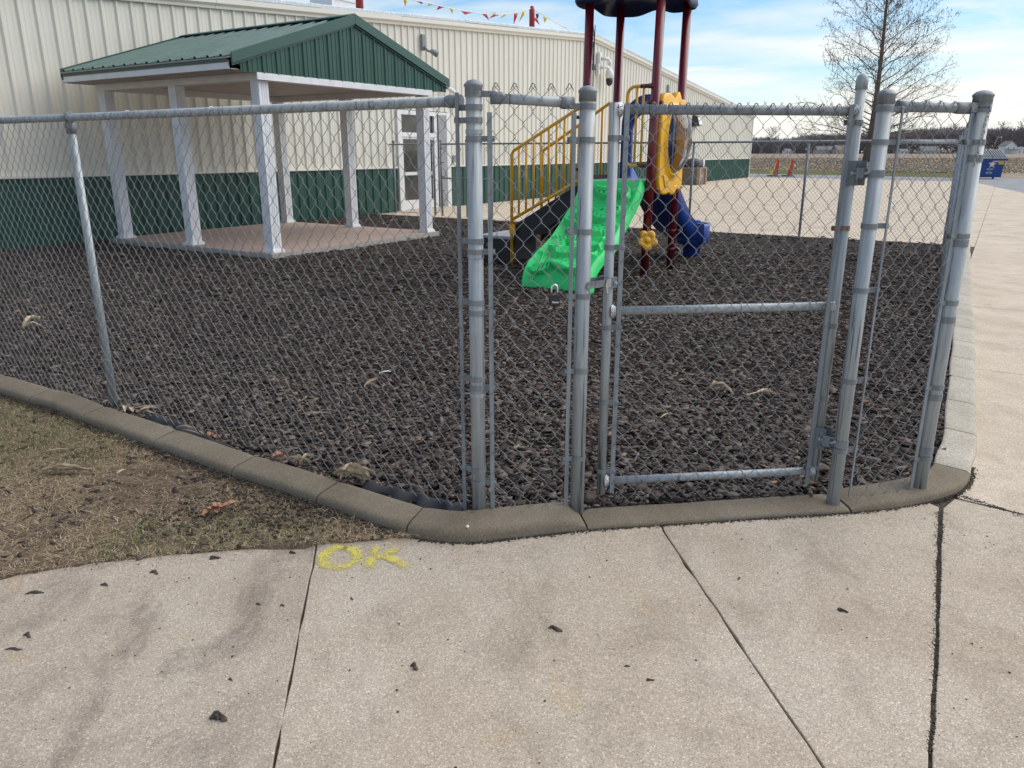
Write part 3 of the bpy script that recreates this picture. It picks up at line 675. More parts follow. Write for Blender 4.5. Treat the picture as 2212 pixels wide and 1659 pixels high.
for a, b in split(S0 - .1, SR, 8) + split(SR, S1_ + .12, 8):
    pr = [(-.5, .25), (.0, .275), (.10, .265), (.130, .245), (.125, .178), (-.5, .176)]
    j = random.uniform(0, .012)
    B = MB(); vs = [WP(a, x + j, RZ(a) + z + j) for x, z in pr] + [WP(b + .03, x + j, RZ(b + .03) + z + j) for x, z in pr] if b != SR else [WP(a, x + j, RZ(a) + z + j) for x, z in pr] + [WP(b, x + j, RZ(b) + z + j) for x, z in pr]
    k = len(pr); B.add(vs, [tuple(range(k)), tuple(range(k, 2 * k))[::-1]] + [(i, k + i, k + (i + 1) % k, (i + 1) % k) for i in range(k)]); B.build('ridge_flashing', M['flashing'], hall)
# entrance: glazed leaf, transom, dark side strip, jamb post
ent = MB(); fr = lambda B, a, b, o0, o1, z0, z1: B.frame(WP(a, 0, 0), E1, E2, UP, 0, b - a, o0, o1, z0, z1)
for a, b in ((10.78, 10.95), (12.46, 12.60), (13.06, 13.28)): fr(ent, a, b, -.10, .075, 0, 2.78)
fr(ent, 10.95, 12.46, -.10, .075, 2.66, 2.78); fr(ent, 10.95, 12.46, -.10, .07, 2.06, 2.18); fr(ent, 12.60, 13.06, -.10, .07, 2.70, 2.78)
entr = ent.build('entrance', M['frame_w'], hall)
B = MB(); fr(B, 12.63, 13.04, -.06, .11, 0, 2.70); B.build('jamb_post', M['frame_g'], entr)
B = MB(); fr(B, 10.95, 12.46, -.03, .01, 2.18, 2.66); B.build('transom_pane', M['glass'], entr)
B = MB(); fr(B, 11.03, 12.38, -.02, .015, .30, 2.0); B.build('door_pane', M['glass'], entr)
B = MB(); fr(B, 10.955, 11.03, -.04, .04, .03, 2.055); fr(B, 12.38, 12.455, -.04, .04, .03, 2.055); fr(B, 11.03, 12.38, -.04, .04, .03, .30); fr(B, 11.03, 12.38, -.04, .04, 2.0, 2.055); fr(B, 11.03, 12.38, .016, .05, 1.0, 1.09); B.build('door_leaf', M['frame_w'], entr)
B = MB(); B.tube([WP(12.34, .05, .9), WP(12.34, .11, .95), WP(12.34, .11, 1.3), WP(12.34, .05, 1.35)], .014); B.build('door_handle', M['dark'], entr)
B = MB(); fr(B, 10.6, 13.4, .0, 1.2, -.1, .02); B.build('door_step', M['lot'], entr)
B = MB(); fr(B, 13.38, 13.54, .045, .09, 1.33, 1.55); B.build('wall_plate', M['frame_g'], hall)
# cable run and conduit at the ridge
B = MB(); B.tube([WP(23.05, .06, 6.1), WP(23.02, .07, 5.4), WP(23.1, .07, 5.1), WP(23.06, .06, 3.2)], .03, 6); B.build('conduit', M['frame_g'], hall)
B = MB(); B.tube([WP(22.86, .10, 6.5), WP(22.93, .16, 5.9), WP(22.86, .12, 5.5), WP(22.95, .12, 4.95)], .022, 5); B.tube([WP(22.95, .16, 6.4), WP(22.88, .18, 5.7), WP(22.98, .12, 4.9)], .018, 5)
B.box(WP(22.95, .12, 4.85), .22, .12, .16, AW); B.tube([WP(22.8, .12, 5.0), WP(23.0, .16, 4.8), WP(23.15, .12, 4.98)], .03, 5); B.build('cable_bundle', M['dark'], hall)
# fittings on the wall
def spot(s, z, label, big=False):
    t = thing('wall_light', label, 'light', WP(s, .04, z), 'lights on the hall wall')
    B = MB(); B.box(WP(s, .08, z + .12), .12, .08, .42, AW); B.build('mounting_box', M['fitting'], t)
    B = MB(); B.tube([WP(s, .12, z), WP(s + .05, .22, z - .10), WP(s + .12, .30, z - .12)], .035, 8); B.build('arm', M['fitting'], t)
    B = MB(); B.lathe(WP(s + .10, .28, z - .10), [(.05, 0), (.07, .04), (.105, .20), (.10, .21)], 12, E1 * .8 + E2 * .5 - UP * .35); B.build('lamp_head', M['fitting'], t); return t
spot(12.03, 4.5, 'small grey spotlight high on the hall wall beside the gazebo ridge')
spot(31.4, 4.45, 'small grey lamp bracket under the falling roof edge of the hall')
t = thing('wall_light', 'square dark wall pack light on the hall near its far corner', 'light', WP(35.6, .04, 3.2), 'lights on the hall wall')
B = MB(); B.poly([WP(35.35, .04, 2.95), WP(35.35, .04, 3.55), WP(35.35, .30, 3.45), WP(35.35, .42, 3.0)], E1 * .55); B.build('housing', M['dark'], t)
B = MB(); B.poly([WP(35.40, .31, 3.40), WP(35.40, .33, 3.42), WP(35.40, .44, 3.06), WP(35.40, .42, 3.02)], E1 * .45); B.build('lens', M['white_alu'], t)
t = thing('security_camera', 'white bullet camera on the hall wall right of the gazebo roof', 'camera', WP(13.0, .04, 3.45), 'cameras on the hall wall')
B = MB(); B.lathe(WP(12.95, .04, 3.50), [(.06, 0), (.06, .03), (.025, .05), (.025, .16)], 12, E2); B.build('bracket', M['white_alu'], t)
B = MB(); B.lathe(WP(13.0, .18, 3.49), [(.04, -.06), (.06, -.04), (.062, .26), (.05, .28)], 14, E1 * .6 + E2 * .55 - UP * .5); B.build('body', M['white_alu'], t)
t = thing('security_camera', 'upper white camera without dome beside the cables at the hall ridge', 'camera', WP(23.67, .04, 5.24), 'cameras on the hall wall')
B = MB(); B.box(WP(23.55, .10, 5.28), .18, .12, .40, AW); B.build('bracket', M['white_alu'], t)
B = MB(); B.tube([WP(23.6, .15, 5.25), WP(23.85, .35, 5.25), WP(24.0, .35, 5.15), WP(24.0, .35, 5.02)], .07, 8); B.build('arm', M['white_alu'], t)
t = thing('security_camera', 'white dome camera with black globe below the upper camera', 'camera', WP(23.67, .04, 4.68), 'cameras on the hall wall')
B = MB(); B.box(WP(23.45, .10, 4.86), .16, .12, .40, AW); B.tube([WP(23.5, .15, 4.9), WP(23.75, .32, 4.95), WP(23.95, .36, 4.9)], .06, 8); B.build('bracket', M['white_alu'], t)
B = MB(); B.lathe(WP(23.97, .37, 4.52), [(.15, 0), (.17, .12), (.16, .26), (.08, .36), (.03, .40)], 16); B.build('body', M['white_alu'], t)
B = MB(); B.lathe(WP(23.97, .37, 4.51), [(.145, 0), (.145, -.10), (.11, -.22), (.03, -.28)], 16); B.build('dome', M['blackgloss'], t)
# roof poles with pennants
OFF = -.3; WN_ = E2
def rp(x, y, off=OFF): return onp(x, y, WP(0, off, 0), E2)
def roof_pole(x, y0, y1, label, flag):
    a, b = rp(x, y0), rp(x + .0, y1); a.z -= .1; b.x, b.y = a.x, a.y
    t = thing('roof_pole', label, 'pole', a, 'red poles on the hall roof')
    B = MB(); B.lathe(a, [(.10, 0), (.10, (b - a).z * .8), (.07, (b - a).z * .95), (.02, (b - a).z)], 10); B.build('mast', M['polered'], t); return t, b
t1, b1 = roof_pole(777, 14, -42, 'red pole on the hall roof near the white vent', 0)
t2, b2 = roof_pole(1149, 58, 12, 'red pole with pointed tip and red pennant on the hall roof', 1)
bt = thing('bunting', 'string of red and yellow pennants sagging between the roof poles', 'bunting', b2)
line = [b1] + [rp(x, y) for x, y in [(860, -7), (904, 2), (935, 9), (964, 16), (989, 21), (1040, 29), (1083, 31.5), (1115, 28), (1147, 18), (1165, 27), (1181, 37), (1215, 57), (1240, 72)]]
B = MB(); B.tube(line, .014, 4); B.build('string', M['white_alu'], bt)
def pen(x, y, m, dx, dy, w_=7, parent=bt):
    w_ *= 1.3; dx *= 1.3; dy *= 1.35; a = rp(x - w_ / 2, y); b = rp(x + w_ / 2, y + w_ * .15); c = rp(x + dx, y + dy); c -= E2 * .12; md = (a + b + c) / 3 + E2 * .06
    B = MB(); B.add([a, b, c, md, a - E2 * .01, b - E2 * .01, c - E2 * .01, md - E2 * .01], [(0, 1, 3), (1, 2, 3), (2, 0, 3), (5, 4, 7), (6, 5, 7), (4, 6, 7), (0, 4, 5, 1), (1, 5, 6, 2), (2, 6, 4, 0)]); B.build('pennant', m, parent)
for x, y, m, dx, dy, w_ in [(876, -3, 'yel', 5, 12, 7), (907, 3, 'redcloth', 9, 4, 10), (935, 7, 'yel', -4, 4, 12), (955, 13, 'redcloth', -4, 6, 10), (974, 17, 'yel', 8, 9, 5), (1008, 24, 'redcloth', 3, 5, 18), (1020, 26, 'yel', 4, -2, 9), (1046, 29, 'redcloth', 13, 10, 9), (1066, 28, 'yel', 9, -2, 9), (1073, 31, 'redcloth', -8, 6, 9), (1095, 30, 'yel', -7, 7, 6), (1115, 28, 'redcloth', 1, 18, 6), (1133, 24, 'yel', -4, 17, 5), (1161, 29, 'navycloth', 4, 11, 5), (1179, 36, 'yel', 3, 9, 8), (1219, 58, 'yel', 6, 1, 9)]:
    pen(x, y, M[m], dx, dy, w_)
pen(1154, 37, M['redcloth'], 14, 12, 9, t2)
t = thing('roof_vent', 'white louvred vent unit on the hall roof left of the red pole', 'vent', rp(722, 12, -1.6))
a = rp(722, 14, -1.6)
B = MB(); B.box(a + UP * .5, 1.0, .8, 1.3, AW); B.build('housing', M['white_alu'], t)
for k in range(7): B = MB(); B.frame(a, E1, E2, UP, -.42, .42, .401, .43, .1 + .14 * k, .17 + .14 * k); B.build('louvre', M['white'], t)

# ================================================================== gazebo
AG = rad(57.74); g1 = Vector((cos(AG), sin(AG), 0)); g2 = Vector((g1.y, -g1.x, 0)); GP = Vector((-3.842, 12.50, 0)); GA, GB = 3.943, 4.041
GZ = lambda a, b, z: GP + g1 * a - g2 * b + UP * z        # a: along the gable front, b: towards the back left
gz = thing('gazebo', 'open gazebo with green metal gable roof and white posts on a timber deck', 'gazebo', GZ(GA / 2, GB / 2, 0))
def gb(B, a0, a1, b0, b1, z0, z1): return B.frame(GP, g1, -g2, UP, a0, a1, b0, b1, z0, z1)
nb = 29; bw = (GA + .34) / nb
for k in range(nb):
    B = MB(); a0 = -.17 + bw * k; gb(B, a0 + .003, a0 + bw - .003, -.16, GB + .16, .072, .100 + random.uniform(-.001, .001)); B.build('deck_board', M['deck'], gz)
for args in ((-.17, GA + .17, -.185, -.162, .0, .096), (-.195, -.172, -.185, GB + .185, .0, .096), (GA + .172, GA + .195, -.185, GB + .185, .0, .096)):
    B = MB(); gb(B, *args); B.build('deck_rim', M['deckrim'], gz)
for a in (0, GA):
    for b in (0, GB / 2, GB):
        B = MB(); hw = .092
        # fluted vinyl sleeve: outline with grooves on each face
        outl = []
        for sx, sy, tx, ty in ((-1, -1, 1, 0), (1, -1, 0, 1), (1, 1, -1, 0), (-1, 1, 0, -1)):
            nxx, nyy = ty, -tx
            for u_, dd in ((0, 0), (.22, 0), (.25, .006), (.31, .006), (.34, 0), (.46, 0), (.49, .006), (.51, .006), (.54, 0), (.66, 0), (.69, .006), (.75, .006), (.78, 0)):
                outl.append((sx * hw + tx * 2 * hw * u_ - nxx * dd, sy * hw + ty * 2 * hw * u_ - nyy * dd))
        B.poly([GZ(a + x, b + y, .14) for x, y in outl], UP * 2.55); pst = B.build('post', M['white'], gz)
        B = MB(); gb(B, a - .125, a + .125, b - .125, b + .125, .101, .135); gb(B, a - .11, a + .11, b - .11, b + .11, .135, .155); B.build('post_base', M['white'], pst)
for args in ((-.10, .10, -.14, GB + .14, 2.69, 2.795), (GA - .10, GA + .10, -.14, GB + .14, 2.69, 2.795)):
    B = MB(); gb(B, *args); B.build('beam', M['white_alu'], gz)
for b0 in (-.10, GB - .10):
    B = MB(); gb(B, .10, GA - .10, b0, b0 + .20, 2.69, 2.795); B.build('beam', M['white_alu'], gz)
B = MB(); gb(B, -.16, GA + .11, -.165, -.142, 2.685, 2.785); B.build('gable_trim', M['white'], gz)
OV = .60; nsf = 14; sw = (GA + 2 * OV - .04) / nsf
for k in range(nsf):
    B = MB(); a0 = -OV + .02 + sw * k; gb(B, a0 + .003, a0 + sw - .003, -.10, GB + .3, 2.797, 2.812); B.build('soffit_panel', M['soffit'], gz)
SL = .318; EZ = 2.985
rz = lambda a: EZ + (min(a, GA - a) + OV) * SL
for sgn in (0, 1):
    a_e = -OV if sgn == 0 else GA + OV
    B = MB(); lo, hi = (-OV - .012, -OV + .012) if sgn == 0 else (GA + OV - .012, GA + OV + .012)
    gb(B, lo, hi, -.09, GB + .19, 2.80, 2.915); B.build('eave_fascia', M['white_alu'], gz)
    B = MB(); lo, hi = (-OV - .022, -OV - .013) if sgn == 0 else (GA + OV + .013, GA + OV + .022)
    gb(B, lo, hi, -.09, GB + .19, 2.89, 2.975); B.build('eave_trim', M['green_trim'], gz)
    # ribbed roof sheets
    dirA = g1 if sgn == 0 else -g1; org = GZ(a_e, -.15, EZ) - dirA * .05 - UP * .05 * SL; run = GA / 2 + OV + .05
    sl = (dirA + UP * SL).normalized(); nn = (UP - dirA * SL).normalized(); Ls = run * math.sqrt(1 + SL * SL); NP = 5; pw = (GB + .15 + .22) / NP
    for k in range(NP):
        pr = ribs(pw, [pw * (i + .5) / 3 for i in range(3)], .028, .07, .03, [(pw * i / 3, .007, .04, .02) for i in (1, 2)])
        B = MB(); sheet(B, org - g2 * (pw * k), -g2, sl, nn, pr, lambda x: 0, lambda x: Ls - .02); B.build('roof_sheet', M['green_roof'], gz)
    B = MB(); B.poly([org + nn * -.03, org + sl * Ls + nn * -.03, org + sl * Ls - nn * .01, org - nn * .01], -g2 * (GB + .33)); B.build('roof_deck', M['soffit'], gz)
B = MB(); top = rz(GA / 2)
B.poly([GZ(GA / 2, -.19, top + .06), GZ(GA / 2 - .16, -.19, top + .012), GZ(GA / 2 - .16, -.19, top - .002), GZ(GA / 2, -.19, top + .04), GZ(GA / 2 + .16, -.19, top - .002), GZ(GA / 2 + .16, -.19, top + .012)], -g2 * (GB + .42)); B.build('ridge_cap', M['green_roof'], gz)
for bb, th in ((-.205, .026), (GB + .225, .026)):
    for sgn in (0, 1):
        B = MB(); a_e = -OV - .02 if sgn == 0 else GA + OV + .02; am = GA / 2 + (-.002 if sgn == 0 else .002)
        B.poly([GZ(a_e, bb, EZ + .035), GZ(am, bb, top + .05), GZ(am, bb, top - .105), GZ(a_e, bb, EZ - .115)], -g2 * th); B.build('rake_trim', M['green_trim'], gz)
    for sgn in (0, 1):
        B = MB(); a_e = -OV - .0 if sgn == 0 else GA + OV + .0; am = GA / 2 + (-.002 if sgn == 0 else .002)
        B.poly([GZ(a_e, bb + .030, EZ - .117), GZ(am, bb + .030, top - .107), GZ(am, bb + .030, top - .135), GZ(a_e, bb + .030, EZ - .145)], -g2 * .02); B.build('inner_trim', M['green_trim'], gz)
# gable cladding (front), ribbed sheets cut to the slope; plain at the back
NPG = 6; a0g, a1g = -OV + .16, GA + OV - .02; pw = (a1g - a0g) / NPG
for k in range(NPG):
    pr = ribs(pw, [pw * (i + .5) / 3 for i in range(3)], .022, .05, .02, [(pw * (i + .5) / 3 + d, .008, .03, .014) for i in range(3) for d in (.09, -.09)])
    B = MB(); a_ = a0g + pw * k; sheet(B, GZ(a_, -.146, 0), g1, UP, g2, pr, lambda x: 2.775, lambda x: max(2.78, rz(a_ + x) - .03)); B.build('gable_panel', M['green'], gz)
B = MB(); B.poly([GZ(-OV + .05, GB + .20, 2.79), GZ(GA / 2, GB + .20, top - .06), GZ(GA + OV - .05, GB + .20, 2.79)], -g2 * .015); B.build('gable_panel', M['green'], gz)
# ================================================================== chain-link fences
def chainlink(name, P0, u, L, z0, z1, nrm, m, parent, pitch=.0735, r=.0015, sides=4, simple=False, jit=.0012, top=True):
    hp = pitch / 2; hz_ = hp * 1.29; nw = int(L / hp); K = int((z1 - z0) / hz_); z0 = z1 - K * hz_
    i = np.arange(nw)[:, None]; k = np.arange(K + 1)[None, :]
    side = (k + i) % 2; xc = (i + side) * hp + np.where(side == 1, .0042, -.0042) + rng.normal(0, jit, (nw, K + 1)); zc = z0 + k * hz_ + rng.normal(0, jit * .7, (nw, K + 1)) + 0 * i
    if simple:
        px, pz, pd = xc, zc, np.zeros_like(xc)
    else:
        d = .0032; fr_ = np.array([.0, .10, .5, .90])
        x0_, x1_ = xc[:, :-1, None], xc[:, 1:, None]; q0, q1 = zc[:, :-1, None], zc[:, 1:, None]
        sg = np.where((k + i) % 2 == 0, 1., -1.)[:, :-1, None]
        bow = np.array([0, .0010, .0022, .0010])
        px = x0_ + (x1_ - x0_) * fr_; px[..., 1] -= sg[..., 0] * -.0008
        px[..., 1] = x0_[..., 0] + (x1_ - x0_)[..., 0] * .05; px[..., 3] = x0_[..., 0] + (x1_ - x0_)[..., 0] * .95
        pz = q0 + (q1 - q0) * fr_; pd = sg * d * np.array([0, 1, 1, 1])
        px = np.concatenate([px.reshape(nw, -1), xc[:, -1:]], 1); pz = np.concatenate([pz.reshape(nw, -1), zc[:, -1:]], 1); pd = np.concatenate([pd.reshape(nw, -1), np.zeros((nw, 1))], 1)
    n_ = px.shape[1]
    tx = np.gradient(px, axis=1); tz = np.gradient(pz, axis=1); ln = np.sqrt(tx ** 2 + tz ** 2) + 1e-9; ex, ez = -tz / ln, tx / ln
    V = np.zeros((nw, n_, sides, 3)); u = np.array(u); nv = np.array(nrm); P0 = np.array(P0)
    for s_i in range(sides):
        a = 2 * PI * s_i / sides + .4; ca, sa = cos(a) * r, sin(a) * r
        X_ = px + ex * ca; D_ = pd + sa
        V[:, :, s_i, 0] = P0[0] + u[0] * X_ + nv[0] * D_; V[:, :, s_i, 1] = P0[1] + u[1] * X_ + nv[1] * D_; V[:, :, s_i, 2] = pz + ez * ca
    idx = np.arange(nw * n_ * sides).reshape(nw, n_, sides); a = idx[:, :-1, :]; b = np.roll(a, -1, 2); c = idx[:, 1:, :]; d_ = np.roll(c, -1, 2)
    F = np.stack([a, b, d_, c], -1).reshape(-1, 4); off = np.array(wloc(parent)); V = V.reshape(-1, 3) - off
    o = obj(name, np_mesh(name, V, F, True), m, parent); tag(o, None, None, None, 'stuff')
    return o
def zy(y, Y): return atY(1106, y, Y).z
def post(parent, p, r, zt, m=None, cap=None, zb=-.15):
    B = MB(); B.lathe((p.x, p.y, 0), [(r, zb), (r, zt)], 24); o = B.build('post', m or M['galv'], parent)
    if cap == 'dome':
        B = MB(); R_ = r + .0035
        B.lathe((p.x, p.y, zt - .035), [(R_, 0), (R_, .030), (R_ + .004, .036), (R_ + .003, .041), (R_ * .93, .047), (R_ * .72, .054), (R_ * .4, .058), (.004, .060)], 24); B.build('post_cap', M['fitting'], o)
    return o
def band(parent, p, r, z, d, reach=.055, bolt=True, m=None, hgt=.022, nut=True):
    """tension band: a strip round the post at p with two ears in direction d"""
    d = Vector(d).normalized(); sdv = Vector((-d.y, d.x, 0)); R0, R1 = r + .0008, r + .0036
    B = MB(); N = 20; vs = []; fs = []; ang0 = math.asin(.008 / R1); base = math.atan2(d.y, d.x)
    pts = [(p.x + d.x * (r + reach) + sdv.x * .008, p.y + d.y * (r + reach) + sdv.y * .008)]
    for i in range(N + 1):
        a = base + ang0 + (2 * PI - 2 * ang0) * i / N; pts.append((p.x + R0 * cos(a), p.y + R0 * sin(a)))
    pts.append((p.x + d.x * (r + reach) - sdv.x * .008, p.y + d.y * (r + reach) - sdv.y * .008))
    n_ = len(pts); c2 = []
    for i in range(n_):
        a = Vector(pts[max(0, i - 1)]); b = Vector(pts[min(n_ - 1, i + 1)]); t = (b - a).normalized(); c2.append((pts[i][0] + t.y * .0028, pts[i][1] - t.x * .0028))
    for i in range(n_):
        for q in (pts[i], c2[i]):
            vs += [(q[0], q[1], z - hgt / 2), (q[0], q[1], z + hgt / 2)]
    for i in range(n_ - 1):
        a, b = 4 * i, 4 * i + 4
        fs += [(a, b, b + 1, a + 1), (a + 2, a + 3, b + 3, b + 2), (a + 1, b + 1, b + 3, a + 3), (a, a + 2, b + 2, b)]
    fs += [(0, 1, 3, 2), (4 * n_ - 4, 4 * n_ - 2, 4 * n_ - 1, 4 * n_ - 3)]
    B.add(vs, fs); o = B.build('tension_band', m or M['fitting'], parent)
    if bolt:
        c = Vector((p.x, p.y, z)) + d * (r + reach - .011); v = sdv if sdv.y < 0 else -sdv
        B = MB(); B.lathe(c - v * .014, [(.0085, 0), (.0085, .006)], 6, v); B.lathe(c + v * .0085, [(.0105, 0), (.0105, .003), (.006, .006)], 12, v); B.lathe(c - v * .02, [(.004, 0), (.004, .034)], 8, v); B.build('bolt', M['fitting'], o)
    return o
def hrail(parent, a, b, r, m=None, name='rail'):
    B = MB(); B.tube([a, b], r, 20); return B.build(name, m or M['galv'], parent)
def cup(parent, c, d, r, ln=.05):
    B = MB(); B.lathe(c, [(r + .004, 0), (r + .0045, ln * .8), (r + .0015, ln)], 18, d); return B.build('rail_end', M['fitting'], parent)
def bar(parent, p, z0, z1, sx=.018, sy=.006, ang=0):
    B = MB(); B.box((p.x, p.y, (z0 + z1) / 2), sx, sy, z1 - z0, ang); return B.build('tension_bar', M['galv_dark'], parent)
def tie(parent, c, u, r, nrm):
    """wire tie looped round a rail"""
    B = MB(); pts = []
    for i in range(13):
        a = -.6 + 4.6 * i / 12; pts.append(Vector(c) + Vector(nrm) * (cos(a) * (r + .003)) + UP * (sin(a) * (r + .003)) + Vector(u) * (.012 * (i / 12 - .5)))
    pts.append(pts[-1] + Vector(nrm) * .02 - UP * .02 + Vector(u) * .012)
    B.tube(pts, .0018, 5); return B.build('wire_tie', M['zinc'], parent)

pA, pC, pH, pR = Vector((-.152, 3.243, 0)), Vector((.305, 3.297, 0)), Vector((1.553, 3.398, 0)), Vector((2.036, 3.539, 0))
pL = Vector((-2.637, 4.837, 0)); uL = (pL - pA).normalized(); nL = Vector((uL.y, -uL.x, 0));  nL = nL if nL.y < 0 else -nL
# ---- left run with the narrow panel beside the gate
f1 = thing('chain_link_fence', 'long chain link fence run on the left with galvanised top rail and gate post', 'fence', pA, 'chain link fences round the bark yard')
rA, rC, rH, rR = .0318, .0318, .0312, .0362
post(f1, pA, rA, zy(186, pA.y), cap='dome'); post(f1, pC, rC, zy(199, pC.y), cap='dome')
for k, t in enumerate((2.947, 2.947 + 3.05, 2.947 + 6.1, 10.9)):
    p = pA + uL * t; o = post(f1, p, .0238, 1.80)
    B = MB(); B.lathe((p.x, p.y, 1.755), [(.0275, 0), (.0275, .055), (.022, .062)], 18); c = Vector((p.x, p.y, 1.845))
    loop = [c + UP * (sin(a) * .029 - .0) + nL * (cos(a) * .029) for a in [(-1.2 + i * .4) for i in range(15)]]
    for sgn in (-1, 1):
        B.tube([q + uL * .006 * sgn for q in loop], .004, 5)
    B.build('loop_cap', M['fitting'], o)
zrl = 1.845; ra, rb = pA + uL * .075, pA + uL * 10.9
hrail(f1, Vector((ra.x, ra.y, zrl)), Vector((rb.x, rb.y, zrl)), .0215); cup(f1, Vector((ra.x, ra.y, zrl)) - uL * .012, uL, .0215, .07)
band(f1, pA, rA, zy(232, pA.y), uL, .05)
mo = nL * .031        # mesh hangs on the camera side of the rail
fz = pA + uL * .050 + mo
chainlink('chain_link_mesh', fz, uL, 10.7, .03, 1.852, nL, M['wire'], f1)
q = pA + uL * .062 + mo * .9; bar(f1, q, .03, 1.875, .016, .006, math.atan2(uL.y, uL.x))
for y in (260, 520, 652, 816, 1012): band(f1, pA, rA, zy(y, 3.25), uL * .97 + nL * .25, .050)
for t in (.62, 1.62, 2.35, 3.6, 4.4): c = pA + uL * t; tie(f1, (c.x, c.y, zrl), uL, .0215, nL)
for z in (1.5, .9, .35):
    c = pL + UP * z; B = MB(); pts = [c + nL * (cos(a) * .028) + uL * (sin(a) * .028) + UP * .004 * i for i, a in enumerate([-1.8 + .35 * j for j in range(11)])]
    pts += [pts[-1] + nL * .02 + UP * .02]; B.tube(pts, .0017, 5); B.build('wire_tie', M['zinc'], f1)
# narrow panel A-C
uAC = (pC - pA).normalized(); nAC = Vector((uAC.y, -uAC.x, 0))
za, zc_ = zy(212, 3.26), zy(222, 3.28)
a = pA + uAC * .075; b = pC - uAC * .065
hrail(f1, Vector((a.x, a.y, za)), Vector((b.x, b.y, zc_)), .0195); cup(f1, Vector((a.x, a.y, za)) - uAC * .008, uAC, .0195, .055); cup(f1, Vector((b.x, b.y, zc_)) + uAC * .008, -uAC, .0195, .055)
band(f1, pA, rA, zy(203, pA.y), uAC * .98 + nAC * .1, .055); band(f1, pC, rC, zy(230, pC.y), -uAC + nAC * .1, .05)
for y in (300, 543, 674, 835, 1038): band(f1, pA, rA, zy(y, 3.25), uAC * .96 + nAC * .2, .050)
for y in (302, 500, 639, 800, 988): band(f1, pC, rC, zy(y, 3.29), -uAC * .97 + nAC * .2, .050)
for y in (285, 552, 850): band(f1, pA, rA - .0003, zy(y, 3.25), -nAC, .0, False, M['galv'], .018)
b0 = pA + uAC * .060 + nAC * .026; bar(f1, b0, .04, 1.80, .019, .006, math.atan2(uAC.y, uAC.x)); b1_ = pC - uAC * .058 + nAC * .026; bar(f1, b1_, .04, 1.80, .017, .006, math.atan2(uAC.y, uAC.x))
chainlink('chain_link_mesh', pA + uAC * .050 + nAC * .028, uAC, (pC - pA).length - .095, .03, 1.898, nAC, M['wire'], f1)
# loops where the mesh wires are knuckled over at the top
def knuckles(parent, P0, u, n_, zt, nrm, pitch=.0735, back=.03):
    for k in range(n_):
        c = Vector(P0) + u * (pitch * (k + .5)) + UP * zt
        B = MB(); B.tube([c - u * .016 - UP * .022, c - u * .004 + UP * .004, c + u * .003 - Vector(nrm) * .006 + UP * .004, c + u * .012 - Vector(nrm) * back * .6 - UP * .012], .0017, 4)
        B.tube([c + u * .016 - UP * .022, c + u * .004 + UP * .002, c - u * .003 - Vector(nrm) * .006 + UP * .002, c - u * .012 - Vector(nrm) * back * .6 - UP * .016], .0017, 4); B.build('knuckle', M['wire'], parent)
knuckles(f1, pA + uAC * .050 + nAC * .028, uAC, 5, 1.905, nAC)

# ---- right run: hinge post, short panel, corner post and the long side towards the hall
f2 = thing('chain_link_fence', 'short chain link panel between hinge post and thick right corner post', 'fence', pR, 'chain link fences round the bark yard')
post(f2, pH, rH, zy(206, pH.y), cap='dome'); post(f2, pR, rR, zy(208, pR.y), cap='dome')
uHR = (pR - pH).normalized(); nHR = Vector((uHR.y, -uHR.x, 0))
zr_ = zy(232, 3.46); a = pH + uHR * .075; b = pR - uHR * .06
hrail(f2, Vector((a.x, a.y, zr_)), Vector((b.x, b.y, zr_)), .0205, M['galv_dark']); cup(f2, Vector((a.x, a.y, zr_)) - uHR * .01, uHR, .0205, .05); cup(f2, Vector((b.x, b.y, zr_)) + uHR * .015, -uHR, .0205, .10)
zb_ = zy(307, 3.46); B = MB(); B.tube([Vector((a.x, a.y, zb_)) + uHR * .03, Vector((b.x, b.y, zb_))], .0075, 10); B.build('brace_rod', M['galv'], f2)
for y in (235, 307, 488, 626, 822, 971): band(f2, pH, rH, zy(y, 3.40), uHR * .97 + nHR * .2, .052)
for y in (228, 237, 307, 510, 654, 837, 990): band(f2, pR, rR, zy(y, 3.52), -uHR * .97 + nHR * .2, .050, y != 228)
for y in (342, 525, 690, 857, 972): band(f2, pR, rR - .0003, zy(y, 3.53), -nHR, .0, False, M['fitting'], .03)
b0 = pH + uHR * .066 + nHR * .028; bar(f2, b0, .06, zr_ - .01, .009, .006, math.atan2(uHR.y, uHR.x)); b1_ = pR - uHR * .066 + nHR * .02; bar(f2, b1_, .05, zr_ - .02, .018, .006, math.atan2(uHR.y, uHR.x))
chainlink('chain_link_mesh', pH + uHR * .056 + nHR * .026, uHR, (pR - pH).length - .10, .03, zr_ + .020, nHR, M['wire'], f2)
knuckles(f2, pH + uHR * .078 + nHR * .026, uHR, 4, zr_ + .022, nHR)
pK = Vector((8.02, 14.42, 0)); uR = (pK - pR).normalized(); nR = Vector((uR.y, -uR.x, 0))
Ls = (pK - pR).length
for k in range(1, 5): p = pR + uR * (Ls * k / 4); post(f2, p, .0238 if k < 4 else .03, 1.86 if k < 4 else 1.93)
a = pR + uR * .06; hrail(f2, Vector((a.x, a.y, 1.845)), Vector((pK.x, pK.y, 1.845)), .0205, M['galv_dark'])
chainlink('chain_link_mesh', pR + uR * .05 + nR * .030, uR, Ls - .06, .03, 1.86, nR, M['wire'], f2, sides=3)
